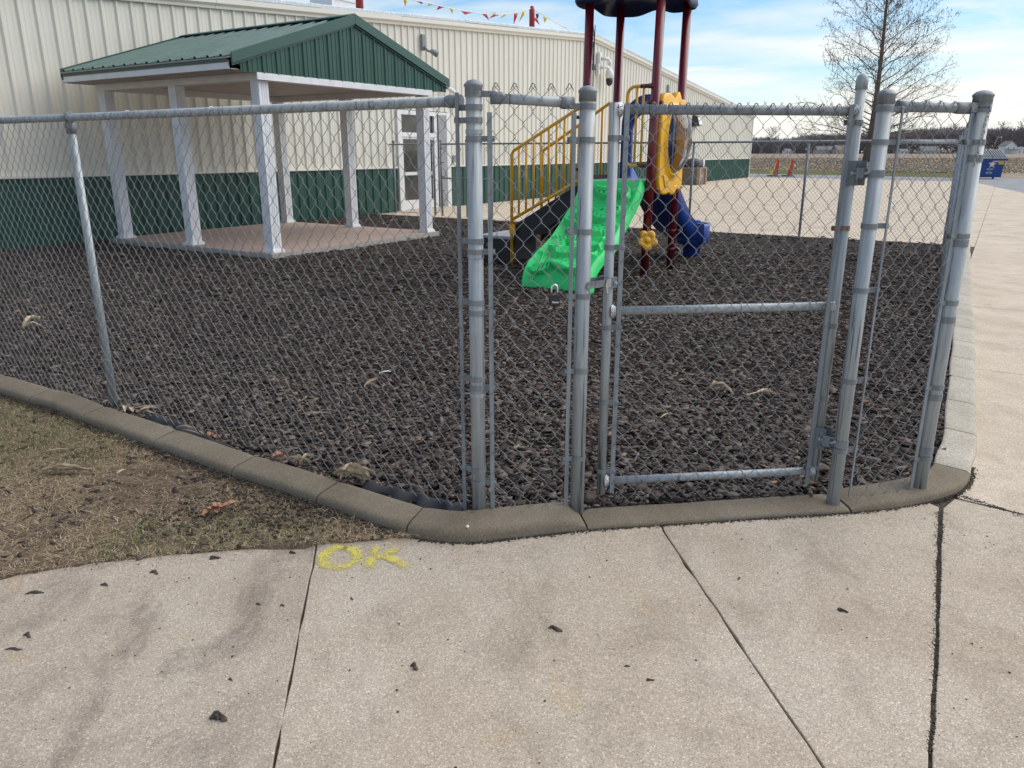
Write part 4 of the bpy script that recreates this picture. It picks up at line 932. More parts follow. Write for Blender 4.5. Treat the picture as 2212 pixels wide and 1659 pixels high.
# ---- back run
f3 = thing('chain_link_fence', 'far chain link fence behind the play structure with thin grey posts', 'fence', (2, 18, 0), 'chain link fences round the bark yard')
pB = WP(10.35, .10, 0); uB = (pB - pK).normalized(); LB = (pB - pK).length; nB_ = Vector((uB.y, -uB.x, 0)); nB_ = nB_ if nB_.y < 0 else -nB_
for t in (2.62, 5.0, 7.6): p = pK + uB * t; post(f3, p, .026, 1.83, M['galv_dark'])
for t in (10.35, 11.15, 12.0, 12.25, LB - .15): p = pK + uB * t; post(f3, p, .03, 1.93, M['galv_dark'], 'dome')
hrail(f3, pK + UP * 1.845, pK + uB * 12.0 + UP * 1.845, .0215, M['galv_dark']); hrail(f3, pK + uB * 12.25 + UP * 1.845, pB + UP * 1.845, .0215, M['galv_dark'])
hrail(f3, pK + uB * 10.35 + UP * .98, pK + uB * 12.0 + UP * .98, .018, M['galv_dark'])
for k in range(5): band(f3, pK + uB * 12.0, .03, .3 + .36 * k, -uB, .05); band(f3, pK + uB * 10.35, .03, .3 + .36 * k, uB, .05)
chainlink('chain_link_mesh', pK + nB_ * .03, uB, LB - .1, .03, 1.86, nB_, M['wire_far'], f3, sides=3, simple=True, r=.0021)

# ---- the gate
gl, gr = Vector((.425, 3.375, 0)), Vector((1.488, 3.50, 0)); uG = (gr - gl).normalized(); nG = Vector((uG.y, -uG.x, 0)); aG = math.atan2(uG.y, uG.x)
gate = thing('fence_gate', 'closed chain link gate leaf with galvanised tube frame and middle rail', 'gate', gl)
rg = .0208
B = MB(); B.tube([(gl.x, gl.y, .083), (gl.x, gl.y, 1.845)], rg, 20); stl = B.build('stile', M['galv'], gate)
B = MB(); B.tube([(gr.x, gr.y, .105), (gr.x, gr.y, 1.93)], .0215, 20); strr = B.build('stile', M['galv'], gate)
B = MB(); B.lathe((gr.x, gr.y, 1.905), [(.025, 0), (.025, .026), (.026, .03), (.0255, .036), (.023, .048), (.017, .058), (.008, .064), (.002, .066)], 20); B.build('stile_cap', M['galv'], strr)
zt_, zm_, zb2 = 1.818, .970, .148
for z, m_ in ((zt_, M['galv_dark']), (zm_, M['galv']), (zb2, M['galv'])):
    hrail(gate, Vector((gl.x, gl.y, z)) + uG * (rg - .002), Vector((gr.x, gr.y, z)) - uG * (rg - .002), .0200 if z > 1 else .0192, m_)
    for p, d in ((gl, uG), (gr, -uG)):
        c = Vector((p.x, p.y, z)) + d * rg; B = MB(); vs = []
        for ring, (ro, rr) in enumerate(((-.004, .031), (.006, .0285), (.014, .0215))):
            for k in range(16): a_ = 2 * PI * k / 16; j = random.uniform(.92, 1.1); vs.append(c + d * (ro - (.5 * rr * abs(cos(a_)) * .5 if ring == 0 else 0)) + (nG * cos(a_) + UP * sin(a_)) * rr * j)
        B.add(vs, [(r_ * 16 + k, r_ * 16 + (k + 1) % 16, (r_ + 1) * 16 + (k + 1) % 16, (r_ + 1) * 16 + k) for r_ in range(2) for k in range(16)], True); B.build('weld_bead', M['weld'], gate)
bl = gl + uG * .048 + nG * .020; br = gr - uG * .044 + nG * .022
bar(gate, bl, .095, 1.842, .021, .006, aG); bar(gate, br, .085, 1.842, .021, .006, aG)
for y in (298, 535, 708, 870, 1018): band(gate, gl, rg, zy(y, 3.36), uG * .97 + nG * .22, .046)
for y in (265, 493, 704, 861, 1008): band(gate, gr, .0215, zy(y, 3.49), -uG * .97 + nG * .25, .042, m=M['rust'] if y == 493 else None)
chainlink('chain_link_mesh', gl + uG * .05 + nG * .024, uG, (gr - gl).length - .095, .04, 1.850, nG, M['wire'], gate)
knuckles(gate, gl + uG * .05 + nG * .024, uG, 13, 1.842, nG)
for t, z in ((.22, zt_), (.75, zt_), (.28, zm_), (.62, zm_), (.95, zm_), (.35, zb2), (.7, zb2)):
    c = gl + uG * t; tie(gate, (c.x, c.y, z), uG, .0195, nG)
# box hinges with J-bolts to the hinge post
for y, dn in ((374, 1), (946, 0)):
    z = zy(y, 3.47); c = Vector((gr.x, gr.y, z)); dH = (pH - gr); dH.z = 0; dH.normalize(); sdv = Vector((dH.y, -dH.x, 0)); sdv = sdv if sdv.y < 0 else -sdv
    B = MB(); pts = []
    for i in range(13): a_ = PI * i / 12; pts.append(c - dH * (sin(a_) * .0245) + sdv * (cos(a_) * .0245))
    pts = [c + dH * .052 + sdv * .0245] + pts + [c + dH * .052 - sdv * .0245]
    up = UP * .052; vs = []; fs = []
    for q in pts: vs += [q - up, q + up]
    for i in range(len(pts) - 1): fs.append((2 * i, 2 * i + 2, 2 * i + 3, 2 * i + 1))
    o_ = Vector((0, 0, 0)); k = len(vs); ctr = c
    outer = [q + ((q - ctr) * Vector((1, 1, 0)) if False else (q - ctr).normalized() * .0035) for q in pts]
    for q in outer: vs += [q - up, q + up]
    for i in range(len(pts) - 1):
        fs += [(k + 2 * i, k + 2 * i + 1, k + 2 * i + 3, k + 2 * i + 2), (2 * i + 1, 2 * i + 3, k + 2 * i + 3, k + 2 * i + 1), (2 * i, k + 2 * i, k + 2 * i + 2, 2 * i + 2)]
    fs += [(0, 1, k + 1, k), (k - 2, 2 * k - 2, 2 * k - 1, k - 1)]
    B.add(vs, fs); hp_ = B.build('hinge_plate', M['fitting'], gate)
    for dz in (.034, -.036):
        q = c + dH * .042 + sdv * .028 + UP * dz; B = MB(); B.lathe(q, [(.0085, 0), (.0085, .006)], 6, sdv); B.lathe(q, [(.0045, 0), (.0045, .014)], 8, sdv); B.build('bolt', M['fitting'], hp_)
    a_ = c + dH * .040 + sdv * .034; b_ = a_ + dH * .055
    B = MB(); B.lathe(a_ - dH * .012, [(.0105, 0), (.0105, .011)], 6, dH); B.tube([a_ - dH * .02, b_, b_ + dH * .012 + UP * .006, b_ + dH * .02 + UP * .018], .0068, 10); B.build('hinge_pin', M['galv'], hp_)
    B = MB(); B.frame(a_ + dH * .022, dH, sdv, UP, -.004, .03, -.012, -.007, -.02, .022); B.frame(a_ + dH * .022, dH, sdv, UP, -.004, .03, .008, .012, -.02, .022); B.frame(a_ + dH * .022, dH, sdv, UP, -.004, .0, -.007, .008, -.02, .022); B.build('hinge_lug', M['fitting'], hp_)
    band(gate, pH, rH, z - .0 if dn else z + .002, -dH, .012, False, M['fitting'], .03)
# fork latch
z = zy(614, 3.31); c = Vector((gl.x, gl.y, z)); d = (pC - gl); d.z = 0; d.normalize(); sdv = Vector((d.y, -d.x, 0)); sdv = sdv if sdv.y < 0 else -sdv
lat = MB(); lat.frame(c, d, sdv, UP, -.024, .03, .0215, .034, -.024, .024); lat.frame(c, d, sdv, UP, -.024, .03, -.034, -.0215, -.024, .024)
la = lat.build('latch_body', M['fitting'], gate)
B = MB(); B.lathe(c + sdv * .034 - d * .008, [(.009, 0), (.009, .007)], 6, sdv); B.tube([c + sdv * .048 - d * .008, c + sdv * .036 - d * .008, c + sdv * .03 - d * .03, c + sdv * .005 - d * .034, c - sdv * .03 - d * .03], .005, 8); B.build('u_bolt', M['galv'], la)
B = MB()
for sgn in (1, -1):
    s0 = sdv * (.0335 * sgn) ; tk = .005
    B.poly([c + d * .02 + s0 + UP * .02, c + d * .145 + s0 + sdv * .004 * sgn + UP * .016, c + d * .155 + s0 + sdv * .002 * sgn + UP * .0, c + d * .145 + s0 + sdv * .004 * sgn - UP * .014, c + d * .045 + s0 - UP * .010, c + d * .035 + s0 - UP * .020], sdv * tk * sgn)
B.build('latch_fork', M['fitting'], la)
B = MB(); B.poly([c + d * .022 + sdv * .040 + UP * .022, c + d * .048 + sdv * .040 + UP * .020, c + d * .052 + sdv * .040 - UP * .004, c + d * .045 + sdv * .040 - UP * .040, c + d * .038 + sdv * .040 - UP * .040, c + d * .036 + sdv * .040 - UP * .012, c + d * .024 + sdv * .040 - UP * .016], sdv * .006); B.build('latch_hook', M['zinc'], la)

# ---- padlock hanging in the mesh
def text_mesh(s, size, ext=.0004, bold=0):
    cu = bpy.data.curves.new('lettering', 'FONT'); cu.body = s; cu.size = size; cu.extrude = ext; cu.align_x = 'CENTER'; cu.align_y = 'CENTER'; cu.offset = bold; cu.resolution_u = 3
    o = bpy.data.objects.new('lettering', cu); COL.objects.link(o); dg = bpy.context.evaluated_depsgraph_get(); me = bpy.data.meshes.new_from_object(o.evaluated_get(dg)); bpy.data.objects.remove(o); return me
def letters(s, size, c, ax, ay, m, parent, bold=0, ext=.0004):
    me = text_mesh(s, size, ext, bold); ax = Vector(ax).normalized(); ay = Vector(ay).normalized(); az = ax.cross(ay); off = wloc(parent)
    me.transform(Matrix(((ax.x, ay.x, az.x, c[0] - off.x), (ax.y, ay.y, az.y, c[1] - off.y), (ax.z, ay.z, az.z, c[2] - off.z), (0, 0, 0, 1)))); me.materials.clear(); return obj('lettering', me, m, parent)
lk = atY(1197.5, 648, 3.225); lock = thing('padlock', 'black padlock with long silver shackle hung in the chain link beside the gate', 'padlock', lk)
ur = Vector((.995, .10, 0)); vn = Vector((.10, -.995, 0))
B = MB(); bwid, bh = .0225, .020
outl = [(-bwid, -bh), (-bwid + .004, -bh - .003), (bwid - .004, -bh - .003), (bwid, -bh), (bwid, bh), (bwid - .003, bh + .003), (-bwid + .003, bh + .003), (-bwid, bh)]
B.poly([lk + ur * x + UP * y - vn * .013 for x, y in outl], vn * .026); bod = B.build('lock_body', M['blackgloss'], lock, bevel=.003)
B = MB(); pts = [lk + ur * -.0125 + UP * .02, lk + ur * -.0125 + UP * .052] + [lk + ur * (-.0125 * cos(a)) + UP * (.052 + .0125 * sin(a)) for a in (.4, .8, 1.2, 1.57, 1.95, 2.35, 2.75)] + [lk + ur * .0125 + UP * .052, lk + ur * .0125 + UP * .02]
B.tube(pts, .0042, 10); B.build('shackle', M['chrome'], lock)
B = MB(); B.lathe(lk - UP * .024, [(.006, 0), (.0075, -.008), (.006, -.018), (.002, -.02)], 10); B.build('key_cover', M['dark'], lock)
letters('Master', .0105, lk + vn * .0134 - UP * .0075 + ur * .004, ur, UP, M['ink_w'], lock, .0003)
# chain hung on the back of the corner post
cc = atY(2139, 232, 3.50); ch = thing('chain', 'loose galvanised chain hanging behind the right corner post', 'chain', cc)
for k in range(17):
    c = cc + UP * (-.0145 * k) + Vector((-.0016 * k + .002 * sin(k), .002, 0)); a = Vector((1, 0, 0)) if k % 2 else Vector((0, 1, 0))
    ring = [c + a * (.006 * cos(t)) + UP * (.0105 * sin(t)) for t in [2 * PI * i / 10 for i in range(11)]]
    B = MB(); B.tube(ring, .0020, 5, False); B.build('chain_link', M['zinc'], ch)
# ================================================================== play structure
AP = rad(57); q1 = Vector((cos(AP), sin(AP), 0)); q2 = Vector((q1.y, -q1.x, 0)); PO = Vector((1.80, 10.47, 0))
PL = lambda p, q, z: PO + q2 * p + q1 * q + UP * z
play = thing('play_structure', 'colourful climbing frame with maroon posts, green climber, blue slide and roof', 'playground', PL(-.48, .46, 0))
DZ = 1.25; corners = {'c': (0, 0), 'd': (0, .93), 'a': (-.97, 0), 'b': (-.97, .93)}
def ring(parent, p, q, z, r=.066, h=.06, m=None, nub=None):
    B = MB(); B.lathe(PL(p, q, z - h / 2), [(r - .006, 0), (r, .006), (r, h - .006), (r - .006, h)], 18)
    if nub:
        d = q2 * nub[0] + q1 * nub[1]; d.normalize(); B.lathe(PL(p, q, z) + d * .05, [(.024, 0), (.024, .08), (.020, .085)], 12, d)
    return B.build('clamp', m or M['maroon'], parent)
for k, (p, q) in corners.items():
    B = MB(); lean = q2 * (.05 if k == 'c' else .03)
    B.lathe(PL(p, q, -.1), [(.0575, 0), (.0575, 3.75)], 22, UP + lean / 3.6); B.build('post', M['maroon'], play)
B = MB(); B.frame(PO, q2, q1, UP, -.95, -.02, .02, .91, DZ - .02, DZ + .03); B.build('deck_plate', M['greydeck'], play)
B = MB(); B.frame(PO, q2, q1, UP, -.95, -.02, -.012, .02, DZ - .14, DZ - .02); B.frame(PO, q2, q1, UP, -.95, -.02, .91, .94, DZ - .14, DZ - .02); B.frame(PO, q2, q1, UP, -.02, .012, -.01, .94, DZ - .14, DZ - .02); B.build('deck_skirt', M['black_rubber'], play)
# --- green climber
NU, NV = 84, 150
cq = [(-.03, 1.285), (-.10, 1.27), (-.17, 1.20), (-.25, 1.11), (-.42, .91), (-.66, .715), (-.90, .575), (-1.10, .470), (-1.28, .375), (-1.42, .28), (-1.50, .19), (-1.545, .09), (-1.56, .02)]
cc_ = catmull([Vector((a, b)) for a, b in cq], 10); cs_ = [0]
for i in range(1, len(cc_)): cs_.append(cs_[-1] + (cc_[i] - cc_[i - 1]).length)
def cl(t):
    s = t * cs_[-1]; i = min(int(np.searchsorted(cs_, s, 'right')) - 1, len(cc_) - 2); f = (s - cs_[i]) / (cs_[i + 1] - cs_[i]); return cc_[i].lerp(cc_[i + 1], f), (cc_[i + 1] - cc_[i]).normalized()
leaves = [(.50, .13, .24, .085, .15), (.80, .12, .16, .075, .9), (.28, .30, .17, .075, 2.7), (.60, .32, .25, .10, .35), (.72, .47, .22, .09, 2.5), (.30, .50, .15, .075, .6), (.45, .60, .16, .06, 1.1), (.22, .66, .20, .10, 1.0), (.62, .63, .26, .09, .25), (.52, .72, .22, .09, 2.9), (.60, .84, .26, .10, .15), (.28, .87, .16, .07, 2.6), (.82, .28, .10, .07, 1.3), (.38, .43, .12, .06, .2), (.15, .40, .10, .07, .5)]
vines = [(.80, .45, .55, .9), (.83, .60, .5, .95), (.12, .75, .5, .95), (.30, .22, .1, .5)]
knobs = [(.40, .36, .035), (.25, .58, .03), (.47, .53, .03), (.70, .20, .03), (.36, .78, .03), (.14, .55, .028)]
leaves = [(a, b, c * 1.22, d * 1.25, e) for a, b, c, d, e in leaves]
def climb_h(u, v):
    h = 0; slot = False
    for (cu_, cv, a, b, th) in leaves:
        du, dv = (u - cu_) * .95, (v - cv) * 2.1; x = du * cos(th) + dv * sin(th); y = -du * sin(th) + dv * cos(th)
        bb = b * (1 - (x / a) ** 2 * .55) * (1 if x > 0 else .9); r = (x / a) ** 2 + (y / bb) ** 2 if bb > 0 else 9
        if r < 1:
            e = min(1, (1 - r) / .14); hh = .105 * e * (.22 + .78 * max(0, min(1, dv / (b * 1.6) * .5 + .5))) + .012 * math.exp(-(y / .009) ** 2)
            h = max(h, hh)
        elif r < 1.35: h -= .014 * (1.35 - r) / .35
    for (u0, v0, w_, v1) in vines:
        if v0 < v < v1: uu = u0 + .06 * sin((v - v0) * 14); h = max(h, .032 * math.exp(-((u - uu) / .022) ** 2))
    for (cu_, cv, r) in knobs:
        d = math.hypot((u - cu_) * .95, (v - cv) * 2.1); 
        if d < r: h = max(h, .040 * min(1, (r - d) / .010))
    for k in range(6):
        h += .034 * math.exp(-(((v - .12 - .15 * k) + .02 * sin(u * 7 + k)) / .016) ** 2)
    return h
vs = []; fs = []; B = MB()
edge = [(-.055, -.10), (-.05, -.05), (-.035, .0), (-.012, .030)]
cols = [(0, dx, dz) for dx, dz in edge] + [(i / (NU - 1), None, None) for i in range(NU)] + [(1, -dx, dz) for dx, dz in edge[::-1]]
for j in range(NV):
    v = j / (NV - 1); c, t = cl(v); nq = Vector((t.y, -t.x)); nq = nq if nq.y > 0 or (abs(nq.y) < .05 and nq.x < 0) else -nq
    if v > .9 and nq.x > 0: nq = -nq
    pl_ = -.93 - .06 * v; pr_ = -.06 + .02 * v; sq = .04 * sin(v * 9); wob = .02 * sin(v * 13)
    for (u, dx, dz) in cols:
        if dx is None: p = pl_ + .03 + (pr_ - pl_ - .06) * u; h = climb_h(u, v) * min(1, u / .06, (1 - u) / .06) + .028 * (abs(u - .5) * 2) ** 8
        else: p = (pl_ + .03 if u == 0 else pr_ - .03) + dx; h = dz
        p += wob * (1 if u > .5 else .7)
        vs.append(PL(p, c.x + nq.x * h, max(.0, c.y + nq.y * h)))
m_ = len(cols)
for j in range(NV - 1):
    for k in range(m_ - 1): fs.append((j * m_ + k, j * m_ + k + 1, (j + 1) * m_ + k + 1, (j + 1) * m_ + k))
B.add(vs, fs, True); clm = B.build('climber', M['climb'], play)
# underside shell so that the moulding has thickness
vs2 = []; fs2 = []
for j in range(0, NV, 4):
    v = j / (NV - 1); c, t = cl(v)
    for p in (-.93 - .06 * v - .02, -.06 + .02 * v + .02): vs2.append(PL(p, c.x + .05, max(-.02, c.y - .07)))
for j in range(len(vs2) // 2 - 1): fs2.append((2 * j, 2 * j + 2, 2 * j + 3, 2 * j + 1))
B = MB(); B.add(vs2, fs2, True); B.build('climber_shell', M['climb'], play)
# drain slots as flat quads on the leaves, their inner shade put into the colour
B = MB()
for (cu_, cv, a, b, th) in leaves:
    for k in range(-2, 3):
        for sgn in (-1, 1):
            x, y = a * .3 * k, b * .42 * sgn; u = cu_ + (x * cos(th) - y * sin(th)) / .95; v = cv + (x * sin(th) + y * cos(th)) / 2.1
            if not (.05 < u < .95 and .02 < v < .97): continue
            def sp(u, v):
                c, t = cl(v); nq = Vector((t.y, -t.x)); nq = nq if nq.y > 0 else -nq; pl_ = -.93 - .06 * v; pr_ = -.06 + .02 * v; h = climb_h(u, v) + .0015 + .028 * (abs(u - .5) * 2) ** 8
                return PL(pl_ + .03 + (pr_ - pl_ - .06) * u + .02 * sin(v * 13) * (1 if u > .5 else .7), c.x + nq.x * h, c.y + nq.y * h)
            A = th + (.9 if sgn > 0 else -.9); d_ = (cos(A) * .024, sin(A) * .024 / 2.1); e_ = (-sin(A) * .008, cos(A) * .008 / 2.1)
            B.add([sp(u - d_[0] - e_[0], v - d_[1] - e_[1]), sp(u + d_[0] - e_[0], v + d_[1] - e_[1]), sp(u + d_[0] + e_[0], v + d_[1] + e_[1]), sp(u - d_[0] + e_[0], v - d_[1] + e_[1])], [(0, 1, 2, 3)])
B.build('painted_slots', M['climb_slot_shade'], clm)['kind'] = 'stuff'
# --- stairs and railings
st0, st1 = -2.17, -.99
for k in range(4):
    p0 = st0 + .02 + (st1 - st0) / 4 * k; z = .38 + (DZ - .34) / 4 * (k + .55)
    B = MB(); B.frame(PO, q2, q1, UP, p0, p0 + .33, .10, .84, z - .035, z); B.frame(PO, q2, q1, UP, p0 + .30, p0 + .33, .10, .84, z, z + .15); B.build('stair_tread', M['black_rubber'], play)
for q in (.06, .86):
    B = MB(); B.poly([PL(st0 + .02, q, .28), PL(st0 + .02, q, .60), PL(st1, q, DZ + .02), PL(st1, q, DZ - .32)], q1 * .025); B.build('stringer', M['black_rubber'], play)
B = MB(); B.frame(PO, q2, q1, UP, -2.82, -2.22, .06, .88, .385, .425); stp = B.build('step', M['greydeck'], play)
B = MB(); B.frame(PO, q2, q1, UP, -2.80, -2.24, .08, .86, .02, .384); B.build('step_riser', M['black_rubber'], stp)
def rail_panel(q, pa, pb, zt0, zt1, zb0, zb1, nbar, newel=True, r=.023, flat=()):
    B = MB(); lerp = lambda a, b, t: a + (b - a) * t
    if newel: B.tube([PL(pa, q, .0), PL(pa, q, zt0 - .05), PL(pa + .03, q, zt0 + .0), PL(pb, q, zt1)], r, 12)
    else: B.tube([PL(pa, q, zb0), PL(pa, q, zt0), PL(pb, q, zt1)], r, 12)
    B.tube([PL(pa, q, zb0), PL(pb, q, zb1)], r, 12); o = B.build('handrail', M['ypaint'], play)
    for i in range(1, nbar + 1):
        t = i / (nbar + 1); p = lerp(pa, pb, t); B = MB(); B.tube([PL(p, q, lerp(zb0, zb1, t)), PL(p, q, lerp(zt0, zt1, t))], .0165, 8); B.build('baluster', M['ypaint'], o)
    return o
rail_panel(.03, -2.17, -1.05, 1.665, 2.235, .68, 1.27, 8)
rail_panel(.89, -2.17, -1.03, 1.675, 2.33, .68, 1.29, 8)
B = MB(); B.tube([PL(-1.03, .89, 2.33), PL(-1.03, .89, 1.38), PL(-1.07, .89, 1.30), PL(-1.14, .89, 1.25)], .019, 10); B.build('rail_end_post', M['ypaint'], play)
B = MB(); B.frame(PO, q2, q1, UP, -2.20, -2.10, .008, .012, .48, .62); B.build('rail_bracket', M['ypaint'], play)
ring(play, -.97, 0, 1.42, .064, .05, nub=(-1, 0)); ring(play, -.97, 0, 2.1, .064, .05, nub=(-1, 0))
# --- grab panel on the climber opening
ztop, zbot = 2.455, 1.475; pa = -.345
B = MB(); q = -.02
lp = [PL(-.07, q, ztop)] + [PL(pa + .11, q, ztop)] + [PL(pa + .11 - .11 * sin(a), q, ztop - .11 + .11 * cos(a)) for a in (.4, .8, 1.2, 1.57)] + [PL(pa, q, zbot + .10)] + [PL(pa + .10 - .10 * cos(a), q, zbot + .10 - .10 * sin(a)) for a in (.4, .8, 1.2, 1.57)] + [PL(-.07, q, zbot)]
B.tube(lp, .021, 12); gbp = B.build('grab_rail', M['ypaint'], play)
for p in (pa + .135, pa + .225): B = MB(); B.tube([PL(p, q, zbot), PL(p, q, ztop)], .0155, 10); B.build('baluster', M['ypaint'], gbp)
for z in (ztop, zbot): ring(play, 0, 0, z, .068, .055); B = MB(); B.tube([PL(-.16, q, z), PL(.0, q, z)], .026, 12); B.build('clamp_arm', M['maroon'], play)
# --- yellow window panel on the right side with clear bubble
def outline():
    o = []
    top_ = [(.05, 2.20), (.07, 2.30), (.14, 2.36), (.25, 2.385), (.36, 2.37), (.46, 2.325), (.52, 2.325), (.57, 2.39), (.615, 2.415), (.655, 2.40), (.69, 2.335), (.74, 2.31), (.80, 2.335), (.84, 2.32), (.87, 2.25), (.88, 2.15)]
    bot = [(.88, 1.35), (.90, 1.25), (.86, 1.155), (.80, 1.13), (.75, 1.155), (.71, 1.16), (.66, 1.11), (.58, 1.08), (.50, 1.09), (.44, 1.12), (.36, 1.10), (.22, 1.10), (.12, 1.14), (.07, 1.22), (.05, 1.35)]
    return [Vector(p) for p in catmull([Vector(p) for p in top_], 4) + catmull([Vector(p) for p in bot], 4)]
OL = outline(); wc = Vector((.50, 1.80)); wa, wb = .30, .43
nH = 64
def res_loop(L, n_):
    o = []
    for k in range(n_):       # outline sampled by angle about the window centre
        a = 2 * PI * k / n_; d = Vector((cos(a), sin(a))); best = None
        for i in range(len(L)):
            A, Bv = L[i] - wc, L[(i + 1) % len(L)] - wc; e = Bv - A; den = d.x * e.y - d.y * e.x
            if abs(den) < 1e-9: continue
            t = (A.x * e.y - A.y * e.x) / den; s = (A.x * d.y - A.y * d.x) / den
            if t > 0 and -1e-6 <= s <= 1 + 1e-6 and (best is None or t > best): best = t
        o.append(wc + d * (best or .4))
    return o
OU = res_loop(OL, nH); IN = [wc + Vector((cos(2 * PI * k / nH) * wa, sin(2 * PI * k / nH) * wb)) for k in range(nH)]
rings = []
P0p = .035
for f, p in ((0, 0), (0, .07), (.03, .085), (.10, .088), (.55, .088), (.80, .092), (.88, .125), (.96, .128), (1.0, .110), (1.0, .0)):
    rings.append([PL(P0p + p, OU[k].lerp(IN[k], f).x, OU[k].lerp(IN[k], f).y) for k in range(nH)])
B = MB(); vs = [v for r_ in rings for v in r_]; NR = len(rings)
B.add(vs, [(i * nH + k, i * nH + (k + 1) % nH, (i + 1) * nH + (k + 1) % nH, (i + 1) * nH + k) for i in range(NR - 1) for k in range(nH)] + [((NR - 1) * nH + k, (NR - 1) * nH + (k + 1) % nH, (k + 1) % nH, k) for k in range(nH)], True)
yp = B.build('window_panel', M['yellow'], play)
B = MB(); vs = []; NB = 10
for i in range(NB + 1):
    a = PI / 2 * i / NB; 
    for k in range(nH):
        t = 2 * PI * k / nH; vs.append(PL(P0p + .11 + .20 * sin(a), wc.x + cos(t) * wa * .97 * cos(a), wc.y + sin(t) * wb * .97 * cos(a)))
B.add(vs, [(i * nH + k, i * nH + (k + 1) % nH, (i + 1) * nH + (k + 1) % nH, (i + 1) * nH + k) for i in range(NB) for k in range(nH)], True); B.build('bubble_window', M['bubble'], yp)
for k in range(10):
    a = 2 * PI * k / 10 + .2; c = PL(P0p + .128, wc.x + cos(a) * wa * 1.08, wc.y + sin(a) * wb * 1.06); B = MB(); B.lathe(c, [(.009, 0), (.009, .006), (.004, .009)], 8, q2); B.build('screw', M['zinc'], yp)
# raised swoosh relief on the lower part of the panel
B = MB(); a_ = [(.16, 1.36), (.30, 1.34), (.40, 1.25), (.34, 1.20), (.26, 1.19), (.22, 1.25)]; B.poly([PL(P0p + .086, x, y) for x, y in a_], q2 * .018); B.build('panel_relief', M['yellow'], yp, bevel=.01)
B = MB(); B.frame(PO, q2, q1, UP, P0p + .089, P0p + .092, .60, .70, 1.19, 1.205); B.build('maker_plate', M['ink_w'], yp)
for (p, q) in ((0, 0), (0, .93)):
    for z in (1.17, 2.26): ring(play, p, q, z, .067, .055, nub=(.9, .5 if q == 0 else -.5))
for z in (.56, .30): ring(play, 0, .93, z, .067, .05, nub=(1, -.1))
# --- yellow flower step on the front post
fc_ = PL(.075, -.13, .525); fn = Vector((-.02, -.97, .22)).normalized(); fx = Vector((1, 0, 0)); fx = (fx - fn * fx.dot(fn)).normalized(); fy = fn.cross(fx)
B = MB(); NFt = 70; Rr = [(0.0, .052), (.25, .050), (.34, .042), (.40, .030), (.52, .046), (.75, .050), (.92, .036), (1.0, .0), (.96, -.02), (.6, -.03)]
vs = []
for f, h in Rr:
    for k in range(NFt):
        t = 2 * PI * k / NFt; rr = .105 + .040 * abs(cos(2.5 * (t + .3))) ** .75; lobes = abs(cos(2.5 * (t + .3))) ** .5; hh = h * (.7 + .3 * lobes) if f > .3 else h
        if f <= .34: rr = .125
        vs.append(fc_ + (fx * cos(t) + fy * sin(t)) * rr * f + fn * hh)
B.add(vs, [(i * NFt + k, i * NFt + (k + 1) % NFt, (i + 1) * NFt + (k + 1) % NFt, (i + 1) * NFt + k) for i in range(len(Rr) - 1) for k in range(NFt)], True); flo = B.build('flower_step', M['yellow'], play)
B = MB()
for k in range(6):
    t0 = 2 * PI * (k - .075 * 0) / 5 - .3
    if k == 5: break
    for (rr, da) in ((.075, 0), (.098, .16), (.098, -.16), (.118, .08), (.118, -.10), (.086, .32), (.086, -.32)):
        B.lathe(fc_ + (fx * cos(t0 + da) + fy * sin(t0 + da)) * rr + fn * .042, [(.008, 0), (.0075, .006), (.004, .010)], 6, fn)
B.build('petal_bumps', M['yellow'], flo)['kind'] = 'stuff'
B = MB(); B.tube([fc_ - fn * .02, PL(0, 0, .50)], .03, 10); B.build('step_arm', M['maroon'], flo)
# --- blue arch and slide at the back
def arch(B, q, th):
    o = []; NA = 24; outer = []; inner = []
    for i in range(NA + 1):
        a = PI * i / NA; outer.append((-.485 - .40 * cos(a), 2.03 + .40 * sin(a))); inner.append((-.485 - .235 * cos(a), 1.93 + .26 * sin(a)))
    outer = [(-.885, DZ)] + outer + [(-.085, DZ)]; inner = [(-.72, DZ)] + inner + [(-.25, DZ)]
    n_ = len(outer); vs = []
    for L in (outer, inner):
        for x, z in L: vs.append(PL(x, q, z)); vs.append(PL(x, q + th, z))
    fs = []
    for i in range(n_ - 1):
        a, b = 2 * i, 2 * n_ + 2 * i
        fs += [(a, a + 2, b + 2, b), (a + 1, b + 1, b + 3, a + 3), (a, a + 1, a + 3, a + 2), (b, b + 2, b + 3, b + 1)]
    return B.add(vs, fs)
B = MB(); arch(B, .97, .07); arc = B.build('slide_hood', M['blue'], play, bevel=.012)
for k in range(5):
    a = PI * (.15 + .175 * k); B = MB(); c0 = PL(-.485 - .255 * cos(a), .962, 1.95 + .28 * sin(a)); c1 = PL(-.485 - .37 * cos(a), .962, 2.02 + .38 * sin(a)); B.tube([c0, c1], .012, 6); B.build('hood_rib', M['blue'], arc)
sp_ = catmull([Vector(v) for v in [(-.485, .95, 1.27), (-.485, 1.15, 1.19), (-.485, 1.45, .97), (-.475, 1.75, .72), (-.44, 2.0, .52), (-.36, 2.2, .40), (-.24, 2.34, .345), (-.08, 2.42, .33)]], 6)
secs = [(-.33, .24), (-.30, .25), (-.275, .235), (-.26, .18), (-.245, .06), (-.22, .015), (-.1, .0), (.1, .0), (.22, .015), (.245, .06), (.26, .18), (.275, .235), (.30, .25), (.33, .24)]
